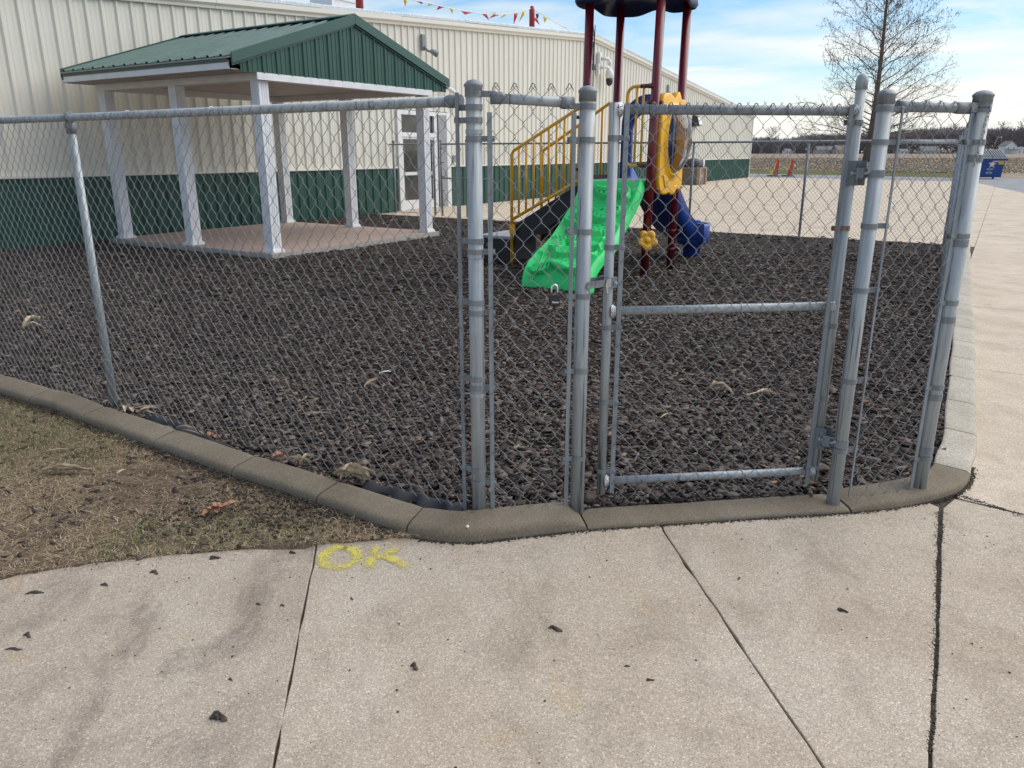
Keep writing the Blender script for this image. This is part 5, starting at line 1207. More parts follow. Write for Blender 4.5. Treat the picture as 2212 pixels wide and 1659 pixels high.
def slide_loft(B, secs, lo):
    vs = []; m_ = len(secs)
    for i, c in enumerate(sp_):
        t = (sp_[min(i + 1, len(sp_) - 1)] - sp_[max(i - 1, 0)]); th = Vector((t.x, t.y, 0)).normalized(); sd_v = Vector((th.y, -th.x, 0))
        for x, z in secs: vs.append(PL(c.x + sd_v.x * x, c.y + sd_v.y * x, max(.02, c.z + z + lo)))
    B.add(vs, [(i * m_ + k, i * m_ + k + 1, (i + 1) * m_ + k + 1, (i + 1) * m_ + k) for i in range(len(sp_) - 1) for k in range(m_ - 1)], True); return vs, m_
B = MB(); slide_loft(B, secs, 0); sl_ = B.build('slide', M['chute'], play)
B = MB(); slide_loft(B, [(-.33, .24), (-.335, .10), (-.31, -.02), (-.26, -.07), (0, -.085), (.26, -.07), (.31, -.02), (.335, .10), (.33, .24)], -.01); B.build('slide_shell', M['blue'], sl_)
# exit scoop with a foot
ec = PL(.02, 2.44, 0)
B = MB(); vs = []; NE = 14
pr = [(.33, .56), (.36, .52), (.36, .30), (.33, .24), (.20, .22), (.18, .04), (.14, .0)]
for i in range(NE + 1):
    a = -.75 * PI + 1.5 * PI * i / NE - .9
    for r_, z in pr: vs.append(PL(-.20 + cos(a) * r_ * .72, 2.34 + sin(a) * r_ * .80, z))
B.add(vs, [(i * len(pr) + k, i * len(pr) + k + 1, (i + 1) * len(pr) + k + 1, (i + 1) * len(pr) + k) for i in range(NE) for k in range(len(pr) - 1)], True); ex = B.build('slide_exit', M['blue'], play)
so = ex.modifiers.new('wall', 'SOLIDIFY'); so.thickness = .02
# --- blue roof
B = MB(); NRf = 64; RC = Vector((-.485, .465)); vs = []
prr = [(.985, 3.50), (1.02, 3.545), (1.0, 3.62), (.90, 3.72), (.70, 3.86), (.45, 4.0), (.2, 4.12), (.02, 4.18)]
def sq_r(t, e=4.5): return (abs(cos(t)) ** e + abs(sin(t)) ** e) ** (-1 / e)
for f, z in [(.02, 3.64), (.55, 3.62), (.86, 3.585)] + prr:
    for k in range(NRf):
        t = 2 * PI * k / NRf; r_ = .665 * sq_r(t) * f * (1 + .035 * cos(8 * t)); dz = -.055 * abs(sin(2 * t)) ** 6 * (1 if .9 < f else 0) + .03 * cos(8 * t) * (f > .9)
        vs.append(PL(RC.x + cos(t) * r_, RC.y + sin(t) * r_, z + dz))
nr = 3 + len(prr)
B.add(vs, [(i * NRf + k, i * NRf + (k + 1) % NRf, (i + 1) * NRf + (k + 1) % NRf, (i + 1) * NRf + k) for i in range(nr - 1) for k in range(NRf)], True); B.build('roof_canopy', M['navy'], play)
# ================================================================== trees
def bare_tree(name, label, base, H, half, group=None, nl=64, nsec=13, ntw=5, trunk_r=.42, pods=0, up=.75, seed=1, first=.10, twr=.016, mt=None, conic=True, m2=None):
    R_ = random.Random(seed); t = thing(name, label, 'tree', base, group); base = Vector(base)
    B = MB(); pts = []; rr = []
    for i in range(13):
        f = i / 12; pts.append(base + Vector((sin(f * 5) * .008 * H, cos(f * 4) * .006 * H - .006 * H, H * f))); rr.append(trunk_r * ((1 - f) ** .85 + .03) * (1.35 if i == 0 else 1))
    B.tube(pts, rr, 9); B.build('trunk', mt or M['bark'], t)
    Bl = MB(); vt = []; pod_pts = []
    def env(f):
        if conic: return half * (1.0 if f < .30 else max(.05, ((1 - f) / .70)) ** .62) * (.90 + .1 * min(1, f / .15))
        return half * max(.08, math.sin(PI * min(1, .15 + f * .85)) ** .7)
    tw = []
    for k in range(nl):
        f = first + (1 - first - .02) * (k / nl) ** (1.5 if conic else .9); az = k * 2.399 + R_.uniform(-.4, .4); z0 = H * f
        i = min(11, int(f * 12)); p = pts[i].lerp(pts[i + 1], f * 12 - i); d = Vector((cos(az), sin(az), 0))
        rk = R_.uniform(.82, 1.08); reach = env(f) * rk
        if conic:
            for _ in range(8):
                ft = min(.995, f + (up * reach * (.42 + .7 * f) + (0 if f > .3 else -.35 * reach * (.3 - f) / .3)) / H); reach = .5 * reach + .5 * .86 * rk * half * float(np.interp(ft, [0, .145, .375, .63, .80, .885, 1], [.9, 1.0, .93, .79, .56, .40, .06]))
        rise = up * reach * (.42 + .7 * f) + (0 if f > .3 else -.35 * reach * (.3 - f) / .3); rise *= R_.uniform(.85, 1.15)
        L = [p]; n_ = 7; sway = R_.uniform(-.25, .25)
        for j in range(1, n_ + 1):
            s = j / n_; dd = Vector((cos(az + sway * s), sin(az + sway * s), 0)); L.append(p + dd * (reach * s) + UP * (rise * s ** 1.15 + .04 * reach * sin(s * 3)) + Vector((R_.gauss(0, .02), R_.gauss(0, .02), R_.gauss(0, .015))) * reach)
        r0 = trunk_r * (.10 + .20 * (1 - f)) * (reach / half) ** .5; Bl.tube(L, [r0 * (1 - .88 * j / n_) for j in range(n_ + 1)], 5, False)
        for q in range(nsec):
            s = .18 + .82 * (q + R_.random()) / nsec; jj = min(n_ - 1, int(s * n_)); c = L[jj].lerp(L[jj + 1], s * n_ - jj); ax = (L[jj + 1] - L[jj]).normalized()
            v = Vector((R_.gauss(0, 1), R_.gauss(0, 1), R_.gauss(.15, .8))); v = (v - ax * v.dot(ax)).normalized(); dr = (ax * .75 + v * .75 + UP * .12).normalized()
            ln = reach * (.32 - .21 * s) * R_.uniform(.7, 1.3) + (.016 if conic else .02) * H; m1 = c + dr * ln * .5 + UP * .02 * ln; e = c + dr * ln + UP * R_.uniform(-.02, .12) * ln
            Bl.tube([c, m1, e], [max(twr * 1.6, r0 * .30), twr * 1.4, twr], 3, False)
            for y in range(ntw):
                s2 = R_.uniform(.25, 1.0); c2 = c.lerp(m1, s2 * 2) if s2 < .5 else m1.lerp(e, s2 * 2 - 1)
                v2 = Vector((R_.gauss(0, 1), R_.gauss(0, 1), R_.gauss(.1, .8))).normalized(); d2 = (dr * .8 + v2 * .8).normalized(); l2 = ln * R_.uniform(.25, .6)
                e2 = c2 + d2 * l2; tw.append((c2, e2)); pod_pts.append(e2)
                if R_.random() < .6: e3 = c2 + d2 * l2 * .5 + Vector((R_.gauss(0, 1), R_.gauss(0, 1), R_.gauss(0, 1))) * l2 * .35; tw.append((c2.lerp(e2, .4), e3)); pod_pts.append(e3)
    Bl.build('limbs', m2 or mt or M['bark'], t)
    A = np.array([[*a, *b] for a, b in tw]); n_ = len(A); d = A[:, 3:] - A[:, :3]; s = np.cross(d, rng.normal(0, 1, (n_, 3))); s /= np.linalg.norm(s, axis=1)[:, None] + 1e-9; s2 = np.cross(d, s); s2 /= np.linalg.norm(s2, axis=1)[:, None] + 1e-9
    V = np.stack([A[:, :3] + s * twr, A[:, :3] - .5 * s * twr + .87 * s2 * twr, A[:, :3] - .5 * s * twr - .87 * s2 * twr, A[:, 3:]], 1) - np.array(base)
    F = (np.array([(0, 1, 3), (1, 2, 3), (2, 0, 3)])[None] + (np.arange(n_) * 4)[:, None, None]).reshape(-1, 3)
    o = obj('twigs', np_mesh('twigs', V.reshape(-1, 3), F), m2 or M['twig'], t); tag(o, None, None, None, 'stuff')
    if pods:
        P = np.array([tuple(p) for p in pod_pts]); w_ = np.clip((P[:, 2] - base.z) / H - .28, .02, 1); k = rng.choice(len(P), min(pods, len(P)), False, w_ / w_.sum())
        pp = P[k] - np.array(base); h_ = rng.uniform(.20, .40, len(pp)); r_ = rng.uniform(.035, .06, len(pp))
        V = np.stack([pp, pp + np.stack([r_, 0 * r_, -h_ * .5], 1), pp + np.stack([-.5 * r_, .87 * r_, -h_ * .5], 1), pp + np.stack([-.5 * r_, -.87 * r_, -h_ * .5], 1), pp + np.stack([0 * r_, 0 * r_, -h_], 1)], 1)
        F = (np.array([(0, 1, 2), (0, 2, 3), (0, 3, 1), (4, 2, 1), (4, 3, 2), (4, 1, 3)])[None] + (np.arange(len(pp)) * 5)[:, None, None]).reshape(-1, 3)
        o = obj('seed_pods', np_mesh('seed_pods', V.reshape(-1, 3), F), M['pod'], t); tag(o, None, None, None, 'stuff')
    return t
tb = atY(1871, 347, 140); tb.z = -.1
bare_tree('bare_tree', 'large leafless tree with a broad cone of fine twigs standing in the field', tb, 35.5, 13.9, nl=74, nsec=17, ntw=6, trunk_r=.52, pods=6000, up=.95, seed=4, first=.07, twr=.015)
# distant wood: one mass of trunks and upright twigs
Vs = []; Nw = 60000
def wood(Nw, x0, x1, ya, yb, hfun, wscale):
    x = rng.uniform(x0, x1, Nw); y = ya + (yb - ya) * rng.random(Nw); hh = hfun(x); zt = hh * rng.beta(2.2, 1.5, Nw); zt = np.where(rng.random(Nw) < .25, hh * rng.uniform(.8, 1.04, Nw), zt)
    ln = rng.uniform(2.5, 6.5, Nw) * wscale; a = rng.uniform(0, 2 * PI, Nw); w_ = rng.uniform(.18, .55, Nw) * wscale; lx = rng.normal(0, .35, Nw) * ln
    b0 = np.stack([x - np.cos(a) * w_, y - np.sin(a) * w_, np.maximum(zt - ln, -.2)], 1); b1 = np.stack([x + np.cos(a) * w_, y + np.sin(a) * w_, np.maximum(zt - ln, -.2)], 1)
    b2 = np.stack([x - np.sin(a) * w_, y + np.cos(a) * w_, np.maximum(zt - ln, -.2)], 1); tp = np.stack([x + lx, y, zt], 1); return np.stack([b0, b1, b2, tp], 1)
hf = lambda x: 17.5 + 1.5 * np.sin(x * .021) + 1.3 * np.sin(x * .057 + 2) + 1.0 * np.sin(x * .13) + 8.0 * np.clip((x - 330) / 130, 0, 1.2)
V = np.concatenate([wood(70000, 130, 950, 780, 850, hf, 1.0), wood(12000, -700, 130, 800, 860, hf, 1.3)], 0)
F = (np.array([(0, 1, 3), (1, 2, 3), (2, 0, 3)])[None] + (np.arange(len(V)) * 4)[:, None, None]).reshape(-1, 3)
o = obj('distant_wood', np_mesh('distant_wood', V.reshape(-1, 3), F), M['wood_far']); tag(o, None, None, None, 'stuff')
for i, (x, h, lab) in enumerate([(1666, 23, 'distant bare tree rising over the wood just right of the hall corner'), (2052, 26, 'rounded bare tree rising over the wood left of the thick corner post'), (2156, 27, 'wide bare tree rising over the wood behind the dumpster'), (2204, 30, 'tall bare tree over the wood at the right edge of the picture'), (1985, 22, 'small bare tree over the wood right of the large tree'), (2098, 25, 'bare tree over the wood just behind the thick corner post')]):
    p = atY(x, 331, 770); p.z = 0; bare_tree('bare_tree', lab, p, h, h * .34, 'bare trees above the distant wood', nl=26, nsec=7, ntw=3, trunk_r=.5, up=1.25, seed=20 + i, first=.35, twr=.09, conic=False, m2=M['wood_far'], mt=M['wood_far'])
# ================================================================== far houses
def house(label, x0, x1, yb, Y, wall_h, roof_h, m, porch=False, garage=False, depth=9, gable_front=False):
    a = atY(x0, yb, Y); b = atY(x1, yb, Y); a.z = b.z = 0; w_ = b.x - a.x
    t = thing('house', label, 'house', ((a.x + b.x) / 2, Y, 0))
    B = MB(); B.frame((a.x, Y, 0), Vector((1, 0, 0)), Vector((0, 1, 0)), UP, 0, w_, 0, depth, -.1, wall_h)
    if gable_front: B.poly([(a.x, Y, wall_h), (b.x, Y, wall_h), (a.x + w_ / 2, Y, wall_h + roof_h)], (0, depth, 0))
    B.build('wall', m, t)
    B = MB()
    if gable_front:
        for s0, s1 in ((a.x - .4, a.x + w_ / 2), (b.x + .4, a.x + w_ / 2)):
            B.poly([(s0, Y - .5, wall_h - .2), (s1, Y - .5, wall_h + roof_h + .05), (s1, Y - .5, wall_h + roof_h + .4), (s0, Y - .5, wall_h + .15)], (0, depth + 1, 0))
    else:
        B.poly([(a.x - .4, Y - .5, wall_h), (a.x - .4, Y + depth / 2, wall_h + roof_h), (a.x - .4, Y + depth + .5, wall_h)], (w_ + .8, 0, 0))
    B.build('roof', M['house_roof'], t)
    k = max(2, int(w_ / 3.5))
    for i in range(k):
        xx = a.x + w_ * (i + .5) / k; z = wall_h * (.45 if not gable_front else .72)
        B = MB(); B.frame((xx, Y, z), Vector((1, 0, 0)), Vector((0, 1, 0)), UP, -.55, .55, -.06, .05, -.8, .8); fr_ = B.build('window', M['frame_w'], t)
        B = MB(); B.frame((xx, Y, z), Vector((1, 0, 0)), Vector((0, 1, 0)), UP, -.42, .42, -.09, -.061, -.65, .65); B.build('pane', M['glass'], fr_)
    if porch:
        B = MB(); B.frame((a.x, Y, 0), Vector((1, 0, 0)), Vector((0, 1, 0)), UP, -.3, w_ + .3, -3, -.02, 3.1, 3.5); pr_ = B.build('porch_roof', M['house_roof'], t)
        for i in range(6): B = MB(); B.box((a.x + w_ * i / 5, Y - 2.7, 1.6), .35, .35, 3.0); B.build('porch_post', M['house_w'], pr_)
    return t
house('white farmhouse with gable and porch at the right edge beyond the field', 2170, 2194, 331.5, 620, 6.0, 3.4, M['house_w'], porch=True, gable_front=True)
house('low white garage right of the white farmhouse', 2197, 2216, 331.5, 640, 3.4, 2.0, M['house_w'])
house('long low house with pale roof behind the large tree to its right', 1990, 2030, 331.5, 640, 2.4, 3.6, M['house_tan'])
house('low tan house beyond the field left of the large tree', 1765, 1800, 331.5, 660, 3.2, 3.0, M['house_tan'])
house('low grey house half hidden by the trunk of the large tree', 1806, 1850, 331.5, 650, 3.6, 3.4, M['house_tan'])
house('small white outbuilding far beyond the field between the red markers and the hinge post', 1697, 1709, 331.5, 680, 2.6, 1.6, M['house_w'])
house('small white shed left of the long low house beyond the field', 1945, 1962, 331.5, 660, 2.4, 1.6, M['house_w'])
pp = atY(2142, 331, 560); t = thing('utility_pole', 'leaning grey utility pole with lamp left of the white farmhouse', 'pole', (pp.x, 560, 0))
B = MB(); B.tube([(pp.x, 560, -.2), (pp.x + 2.6, 560, 12.5)], .30, 8); B.build('pole', M['pole'], t); B = MB(); B.tube([(pp.x + 2.4, 560, 11.0), (pp.x + 4.5, 559.5, 11.4)], .08, 6); B.lathe((pp.x + 4.6, 559.5, 11.0), [(.5, 0), (.45, .5), (.1, .7)], 10); B.build('lamp', M['white_alu'], t)
pp = atY(1971, 322, 500); t = thing('road_sign', 'small orange diamond road sign beyond the field', 'sign', (pp.x - 45, 500, 0))
B = MB(); B.tube([(pp.x - 45, 500, -.1), (pp.x - 45, 500, 3.2)], .08, 6); B.build('sign_post', M['pole'], t); B = MB(); c = Vector((pp.x - 45, 499.9, 3.6)); B.poly([c + Vector((-1.2, 0, 0)), c - UP * 1.2, c + Vector((1.2, 0, 0)), c + UP * 1.2], (0, .08, 0)); B.build('sign_face', M['yellow'], t)

# ================================================================== dumpster
Yd = 51.5; dL = atY(2099, 385, Yd); dR = atY(2160, 385, Yd); wd_ = dR.x - dL.x; k_ = wd_
dp = thing('dumpster', 'blue front load dumpster with grey plastic lids at the edge of the yard', 'dumpster', ((dL.x + dR.x) / 2, Yd, 0))
X, Yv_ = Vector((1, 0, 0)), Vector((0, 1, 0)); D0 = Vector((dL.x, Yd, -.03))
B = MB(); o = D0
sec = [(0.0, .10), (-.18, 1.22), (1.15, 1.50), (1.15, .10)]
B.poly([o + X * .06 + Yv_ * a + UP * b for a, b in sec], X * (wd_ - .02)); B.build('body', M['bin_blue'], dp)
B = MB(); B.frame(o, X, Yv_, UP, 0, wd_ + .16, -.24, -.17, 1.14, 1.26); B.build('rim', M['bin_blue'], dp)
for i in range(2):
    lid = None; x0 = .02 + (wd_ + .1) / 2 * i; x1 = x0 + (wd_ + .1) / 2 - .05
    B = MB(); B.poly([o + X * x0 + Yv_ * a + UP * b for a, b in ((-.30, 1.262), (-.26, 1.35), (.55, 1.78), (1.10, 1.80), (1.10, 1.66), (-.20, 1.262))], X * (x1 - x0)); lid = B.build('lid', M['bin_lid'], dp)
    for j in range(6):
        xx = x0 + .08 + (x1 - x0 - .16) * j / 5; B = MB(); B.poly([o + X * (xx - .03) + Yv_ * a + UP * b for a, b in ((-.22, 1.372), (-.24, 1.42), (.52, 1.84), (.55, 1.786))], X * .06); B.build('lid_rib', M['bin_lid'], lid)
B = MB(); B.frame(o, X, Yv_, UP, wd_ + .045, wd_ + .16, .1, .5, .62, .70); B.frame(o, X, Yv_, UP, wd_ + .045, wd_ + .16, .1, .5, .98, 1.06); B.frame(o, X, Yv_, UP, wd_ + .10, wd_ + .16, .1, .5, .70, .98); B.build('fork_pocket', M['dark'], dp)
for xx in (.25, wd_ - .35):
    B = MB(); B.lathe(o + X * xx + Yv_ * .25 + UP * .075, [(.07, 0), (.07, .07)], 12, X); B.build('caster', M['dark'], dp)
face = lambda x, z: o + X * x + Yv_ * (-.18 * (z - .10) / 1.12 - .006) + UP * z
fu = (Yv_ * -.18 + UP * 1.12).normalized()
sc_ = wd_ / 1.9
B = MB(); c = face(wd_ * .60, .92); pts = []
for i in range(40):
    t_ = 2 * PI * i / 40; r_ = (.185 + .055 * cos(5 * t_)) * sc_ * 1.1; pts.append(c + X * (r_ * sin(t_)) + fu * (r_ * cos(t_)))
B.poly(pts, Yv_ * -.004); B.build('emblem', M['ink_w'], dp)
B = MB()
for i in range(5):
    a = 2 * PI * i / 5; d_ = X * sin(a) + fu * cos(a); s2 = X * cos(a) - fu * sin(a)
    pth = [c + d_ * (.10 * sc_) - s2 * .045 * sc_ - Yv_ * .008, c + d_ * (.19 * sc_) - s2 * .05 * sc_ - Yv_ * .008, c + d_ * (.225 * sc_) - Yv_ * .008, c + d_ * (.19 * sc_) + s2 * .05 * sc_ - Yv_ * .008, c + d_ * (.12 * sc_) + s2 * .045 * sc_ - Yv_ * .008]
    B.tube(pth, .016 * sc_, 5)
B.build('emblem_outline', M['sticker_r'], dp)
for z, h_, w_ in ((.62, .06, .42), (.55, .025, .24), (.41, .05, .42), (.34, .025, .44)):
    n_ = int(w_ / .035)        # unreadable lettering kept as rows of short strokes
    B = MB()
    for i in range(n_):
        if i % 6 == 5: continue
        p = face(wd_ * .56 + (-w_ / 2 + w_ * (i + .5) / n_) * sc_, z); B.frame(p, X, fu, -Yv_, -.011 * sc_, .011 * sc_, -h_ / 2, h_ / 2, 0, .003)
    B.build('print_line', M['ink_w'], dp)['kind'] = 'stuff'
B = MB(); p = face(wd_ * .90, 1.03); B.frame(p, X, fu, -Yv_, -.17, .17, -.12, .12, 0, .004); B.build('warning_sticker', M['sticker_y'], dp)
for fx_ in (.72, .12): B = MB(); p = face(wd_ * fx_, 1.10); B.frame(p, X, fu, -Yv_, -.16, .16, -.045, .045, 0, .004); B.build('pale_sticker', M['house_w'], dp)
# ================================================================== yard markers and litter bin
for x, lab, flip in ((1671, 'red and yellow upright marker nearer the hall corner, its yellow flag hanging low', 0), (1702, 'red and yellow upright marker with folded flag, right one of the pair', 1)):
    b_ = G(x, 378, -.03); b_ = atY(x, 378, 57.0); b_.z = -.03
    t = thing('yard_marker', lab, 'marker', b_, 'red and yellow markers on the drive')
    B = MB(); B.lathe(b_, [(.48, 0), (.48, .05), (.40, .09)], 12); B.build('base', M['dark'], t)
    B = MB(); B.poly([b_ + X * -.02 + UP * .08, b_ + X * .30 + UP * .08, b_ + X * .34 + UP * 1.12, b_ + X * .16 + UP * 1.18], Yv_ * .10); B.build('board', M['red'], t)
    B = MB(); z0 = .25 if not flip else .15
    B.poly([b_ + X * .15 + UP * 1.12 - Yv_ * .03, b_ + X * -.02 + UP * .72 - Yv_ * .06, b_ + X * (-.02 if not flip else -.18) + UP * .3 - Yv_ * .05, b_ + X * .05 + UP * .55 - Yv_ * .02], Yv_ * .02); B.build('flag', M['yel'], t)
    if not flip: B = MB(); B.poly([b_ + X * -.05 + UP * .42 - Yv_ * .03, b_ + X * -.42 + UP * .36 - Yv_ * .10, b_ + X * -.12 + UP * .12 - Yv_ * .05], Yv_ * .02); B.build('flag_tail', M['yel'], t)
bb = WP(33.9, .75, 0); bn = thing('litter_bin', 'square brown stone litter bin with dark hood against the hall wall', 'bin', bb)
B = MB(); B.box(bb + UP * .42, 1.0, 1.0, .80, AW); B.build('body', M['aggregate'], bn)
for sx in (-1, 1):
    for sy in (-1, 1): B = MB(); B.box(bb + E1 * (.50 * sx) + E2 * (.50 * sy) + UP * .44, .16, .16, .88, AW); B.build('corner_post', M['aggregate_l'], bn)
B = MB(); B.box(bb + UP * .845, 1.14, 1.14, .05, AW); B.build('top_slab', M['aggregate_l'], bn)
B = MB(); B.lathe(bb + UP * .87, [(.50, 0), (.50, .10), (.46, .28), (.34, .40), (.12, .46)], 16); hd = B.build('hood', M['dark'], bn)
B = MB(); B.frame(bb, E1, E2, UP, .12, .34, .35, .50, .92, 1.25); B.build('notice', M['ink_w'], hd)
B = MB(); B.frame(bb, E1, E2, UP, -.03, .03, .501, .51, .38, .52); B.build('notice', M['ink_w'], bn)
# ================================================================== small things lying about
def ok_stroke(B, cov, pts, wd, z=.004, n_=6):
    P = [G(x, y, 0) for x, y in pts]; P = [Vector(p.xy) for p in P]; L = catmull(P, 12); b = len(B[0])
    for i, p in enumerate(L):
        t = (L[min(i + 1, len(L) - 1)] - L[max(0, i - 1)]).normalized(); s = Vector((-t.y, t.x)); e = min(i, len(L) - 1 - i) / 5.0; e = max(0, min(1, e))
        for k in range(n_ + 1):
            f = k / n_ * 2 - 1; q = p + s * f * wd; B[0].append((q.x, q.y, z)); cov.append(max(0, (1 - abs(f) ** 2.2)) * (.25 + .75 * e))
    m_ = n_ + 1
    for i in range(len(L) - 1):
        for k in range(n_): B[1].append((b + i * m_ + k, b + i * m_ + k + 1, b + (i + 1) * m_ + k + 1, b + (i + 1) * m_ + k))
def paint(name, strokes, wd, parent, z=.004):
    B = ([], []); cov = []
    for i, s in enumerate(strokes): ok_stroke(B, cov, s, wd, z + .0006 * i)
    off = wloc(parent); me = np_mesh(name, [(x - off.x, y - off.y, zz - off.z) for x, y, zz in B[0]], B[1]); a = me.attributes.new('cover', 'FLOAT', 'POINT'); a.data.foreach_set('value', np.array(cov, np.float32)); return obj(name, me, M['spray'], parent)
okt = thing('paint_marking', 'letters OK sprayed in yellow paint on the pavement below the kerb', 'marking', G(790, 1205, 0))
paint('letter_o', [[(752, 1186), (732, 1183), (712, 1190), (701, 1205), (706, 1220), (728, 1226), (752, 1222), (770, 1208), (770, 1193), (756, 1186), (740, 1184)]], .040, okt)
paint('letter_k', [[(814, 1180), (809, 1196), (802, 1212), (796, 1231)], [(866, 1184), (846, 1193), (826, 1201), (808, 1207)], [(824, 1201), (844, 1208), (864, 1217), (882, 1231)]], .031, okt)
GB_ = 'bark pieces dropped on the pavement'
def bark_bit(x, y, L, wdt, hgt, lab, rot=0, kind='flake'):
    L *= 1.1; wdt *= 1.2; hgt *= .62; p = G(x, y, .0); t = thing('bark_piece', lab, 'bark', p, GB_); R_ = random.Random(int(x * 7 + y)); B = MB(); vs = []; nseg = 7; ns = 8
    for i in range(nseg + 1):
        f = i / nseg; rr = (.25 + .75 * sin(PI * min(1, max(.02, f * .94 + .03)))) ; c = Vector((cos(rot), sin(rot), 0)) * (L * (f - .5)) + Vector((-sin(rot), cos(rot), 0)) * (wdt * .5 * sin(f * 4 + R_.random()))
        for k in range(ns):
            a = 2 * PI * k / ns; j = R_.uniform(.7, 1.25); q = p + c + Vector((-sin(rot), cos(rot), 0)) * (cos(a) * wdt * .5 * rr * j) + UP * (max(0, hgt * .5 * (1 + sin(a)) * rr * j) + .001); vs.append(q)
    B.add(vs, [(i * ns + k, i * ns + (k + 1) % ns, (i + 1) * ns + (k + 1) % ns, (i + 1) * ns + k) for i in range(nseg) for k in range(ns)]); B.build('flake', M['barkbit'], t); return t
for a in [(75, 1282, .062, .016, .010, 'thin curled bark strip on the left pavement slab below the lawn edge', .35), (225, 1265, .030, .016, .008, 'small ragged bark crumb below the lawn edge', .2),
          (60, 1374, .028, .018, .012, 'stubby bark crumb at the far left of the pavement', .1), (30, 1403, .055, .010, .006, 'thin dark bark sliver at the left picture edge', .15),
          (472, 1553, .045, .030, .024, 'chunky crumpled bark piece left of the dark joint near the bottom', .4), (895, 1442, .028, .020, .017, 'small blocky dark bark piece in the middle of the centre slab', -.2),
          (1200, 1360, .048, .018, .014, 'brown curled bark piece right of the centre on the pavement', -.15), (1821, 1321, .022, .020, .012, 'tiny dark bark lump between the two right hand joints', .5),
          (610, 1309, .016, .010, .007, 'tiny bark crumb just left of the joint', .3), (333, 1238, .034, .022, .010, 'flat bark flake on the edge of the lawn', .2), (558, 1306, .018, .012, .005, 'pale grey crumb left of the joint', .2),
          (498, 1469, .013, .010, .005, 'speck of bark on the left slab', .3), (1355, 1440, .018, .006, .004, 'thin bark shaving on the centre slab', .2), (1405, 1470, .02, .012, .006, 'flat bark flake beside the brown stain', .8), (760, 1295, .012, .010, .006, 'dark speck right of the letters', .1),
          (632, 1195, .022, .016, .012, 'rounded bark lump at the corner of lawn and joint', .6), (465, 1207, .034, .024, .014, 'dark bark wedge on the grass edge', .9)]: bark_bit(*a)
# leaves and corn husks
def sheetlet(B, p, L, wdt, rot, curl, m_seg=6, tilt=0, lob=0, seed=1, up=0.0):
    R_ = random.Random(seed); ax = Vector((cos(rot), sin(rot), 0)); ay = Vector((-sin(rot), cos(rot), 0)); vs = []; n_ = 4
    for i in range(m_seg + 1):
        f = i / m_seg; wv = wdt * (.12 + .88 * sin(PI * (.08 + .86 * f)) ** .8) * (1 + lob * R_.uniform(-.45, .45)); zz = curl * sin(f * PI * 1.1) + tilt * f * L + R_.gauss(0, .08) * wdt
        for k in range(n_ + 1):
            g = k / n_ * 2 - 1; q = p + ax * (L * (f - .5)) + ay * (g * wv * .5) + UP * (max(.001, zz + up + abs(g) ** 2 * curl * .7 + .003)); vs.append(q)
    m_ = n_ + 1; n0 = len(vs); low = [v - UP * .0008 for v in vs]
    fc = [(i * m_ + k, i * m_ + k + 1, (i + 1) * m_ + k + 1, (i + 1) * m_ + k) for i in range(m_seg) for k in range(n_)]
    B.add(vs + low, fc + [tuple(n0 + i for i in f[::-1]) for f in fc], False)
def leaf_thing(x, y, z, name, lab, cat, items, m, grp=None):
    p = G(x, y, z); t = thing(name, lab, cat, p, grp)
    for i, (dx, dy, L, wdt, rot, curl, tilt, lob) in enumerate(items):
        B = MB(); sheetlet(B, p + Vector((dx, dy, 0)), L, wdt, rot, curl, 7, tilt, lob, int(x + i * 13)); B.build('blade', m, t)
    return t
leaf_thing(470, 1103, .022, 'dry_leaf', 'curled orange brown oak leaf lying on the worn lawn', 'leaf', [(.045, .035, .085, .035, .55, .012, .12, .5), (.0, .0, .08, .055, .35, .018, .05, .7), (-.025, -.03, .07, .04, 1.0, .014, .0, .6), (-.01, -.012, .06, .05, 2.4, .016, .05, .7)], M['leaf'], 'dry leaves and husks')
leaf_thing(600, 990, .085, 'dry_leaf', 'orange leaf caught between kerb and mesh left of the husk bundle', 'leaf', [(0, 0, .06, .05, .4, .012, .3, .5), (.02, .01, .04, .03, 1.4, .01, .2, .5)], M['leaf'], 'dry leaves and husks')
leaf_thing(452, 945, .08, 'dry_leaf', 'pale brown leaf behind the kerb below the left mesh', 'leaf', [(0, 0, .05, .04, .2, .012, .2, .5), (.03, -.01, .05, .03, -.6, .01, .1, .5)], M['leaf'], 'dry leaves and husks')
leaf_thing(143, 1018, .022, 'corn_husk', 'frayed tan corn husk bundle lying on the lawn', 'husk', [(-.03, .0, .20, .030, .05, .014, .02, .2), (.0, .01, .22, .024, -.06, .018, .02, .2), (.02, -.008, .20, .028, .12, .012, .0, .2), (-.05, -.012, .14, .016, -.2, .010, .0, .3), (.07, .0, .16, .016, .02, .008, .03, .2), (-.06, .012, .14, .014, .3, .01, .02, .3)], M['husk'], 'dry leaves and husks')
leaf_thing(122, 975, .025, 'corn_husk', 'thin forked stalk of husk on the grass above the husk bundle', 'husk', [(0, 0, .13, .010, .35, .006, .02, .1), (.0, .012, .10, .007, .2, .004, .02, .1)], M['husk'], 'dry leaves and husks')
leaf_thing(263, 1020, .022, 'corn_husk', 'small pale scrap of husk on the worn lawn', 'husk', [(0, 0, .055, .018, 1.1, .006, .02, .3)], M['husk'], 'dry leaves and husks')
leaf_thing(765, 1032, .075, 'corn_husk', 'tangled corn husk knot between kerb and mesh', 'husk', [(-.03, .0, .16, .045, -.35, .03, .0, .2), (.0, -.01, .17, .035, -.15, .025, .0, .2), (.03, .01, .15, .03, .2, .03, .05, .2), (-.04, .02, .10, .022, 1.1, .02, .45, .2), (.06, -.01, .08, .02, -.8, .02, .1, .3), (.01, .015, .13, .02, -.5, .04, .05, .2)], M['husk'], 'dry leaves and husks')
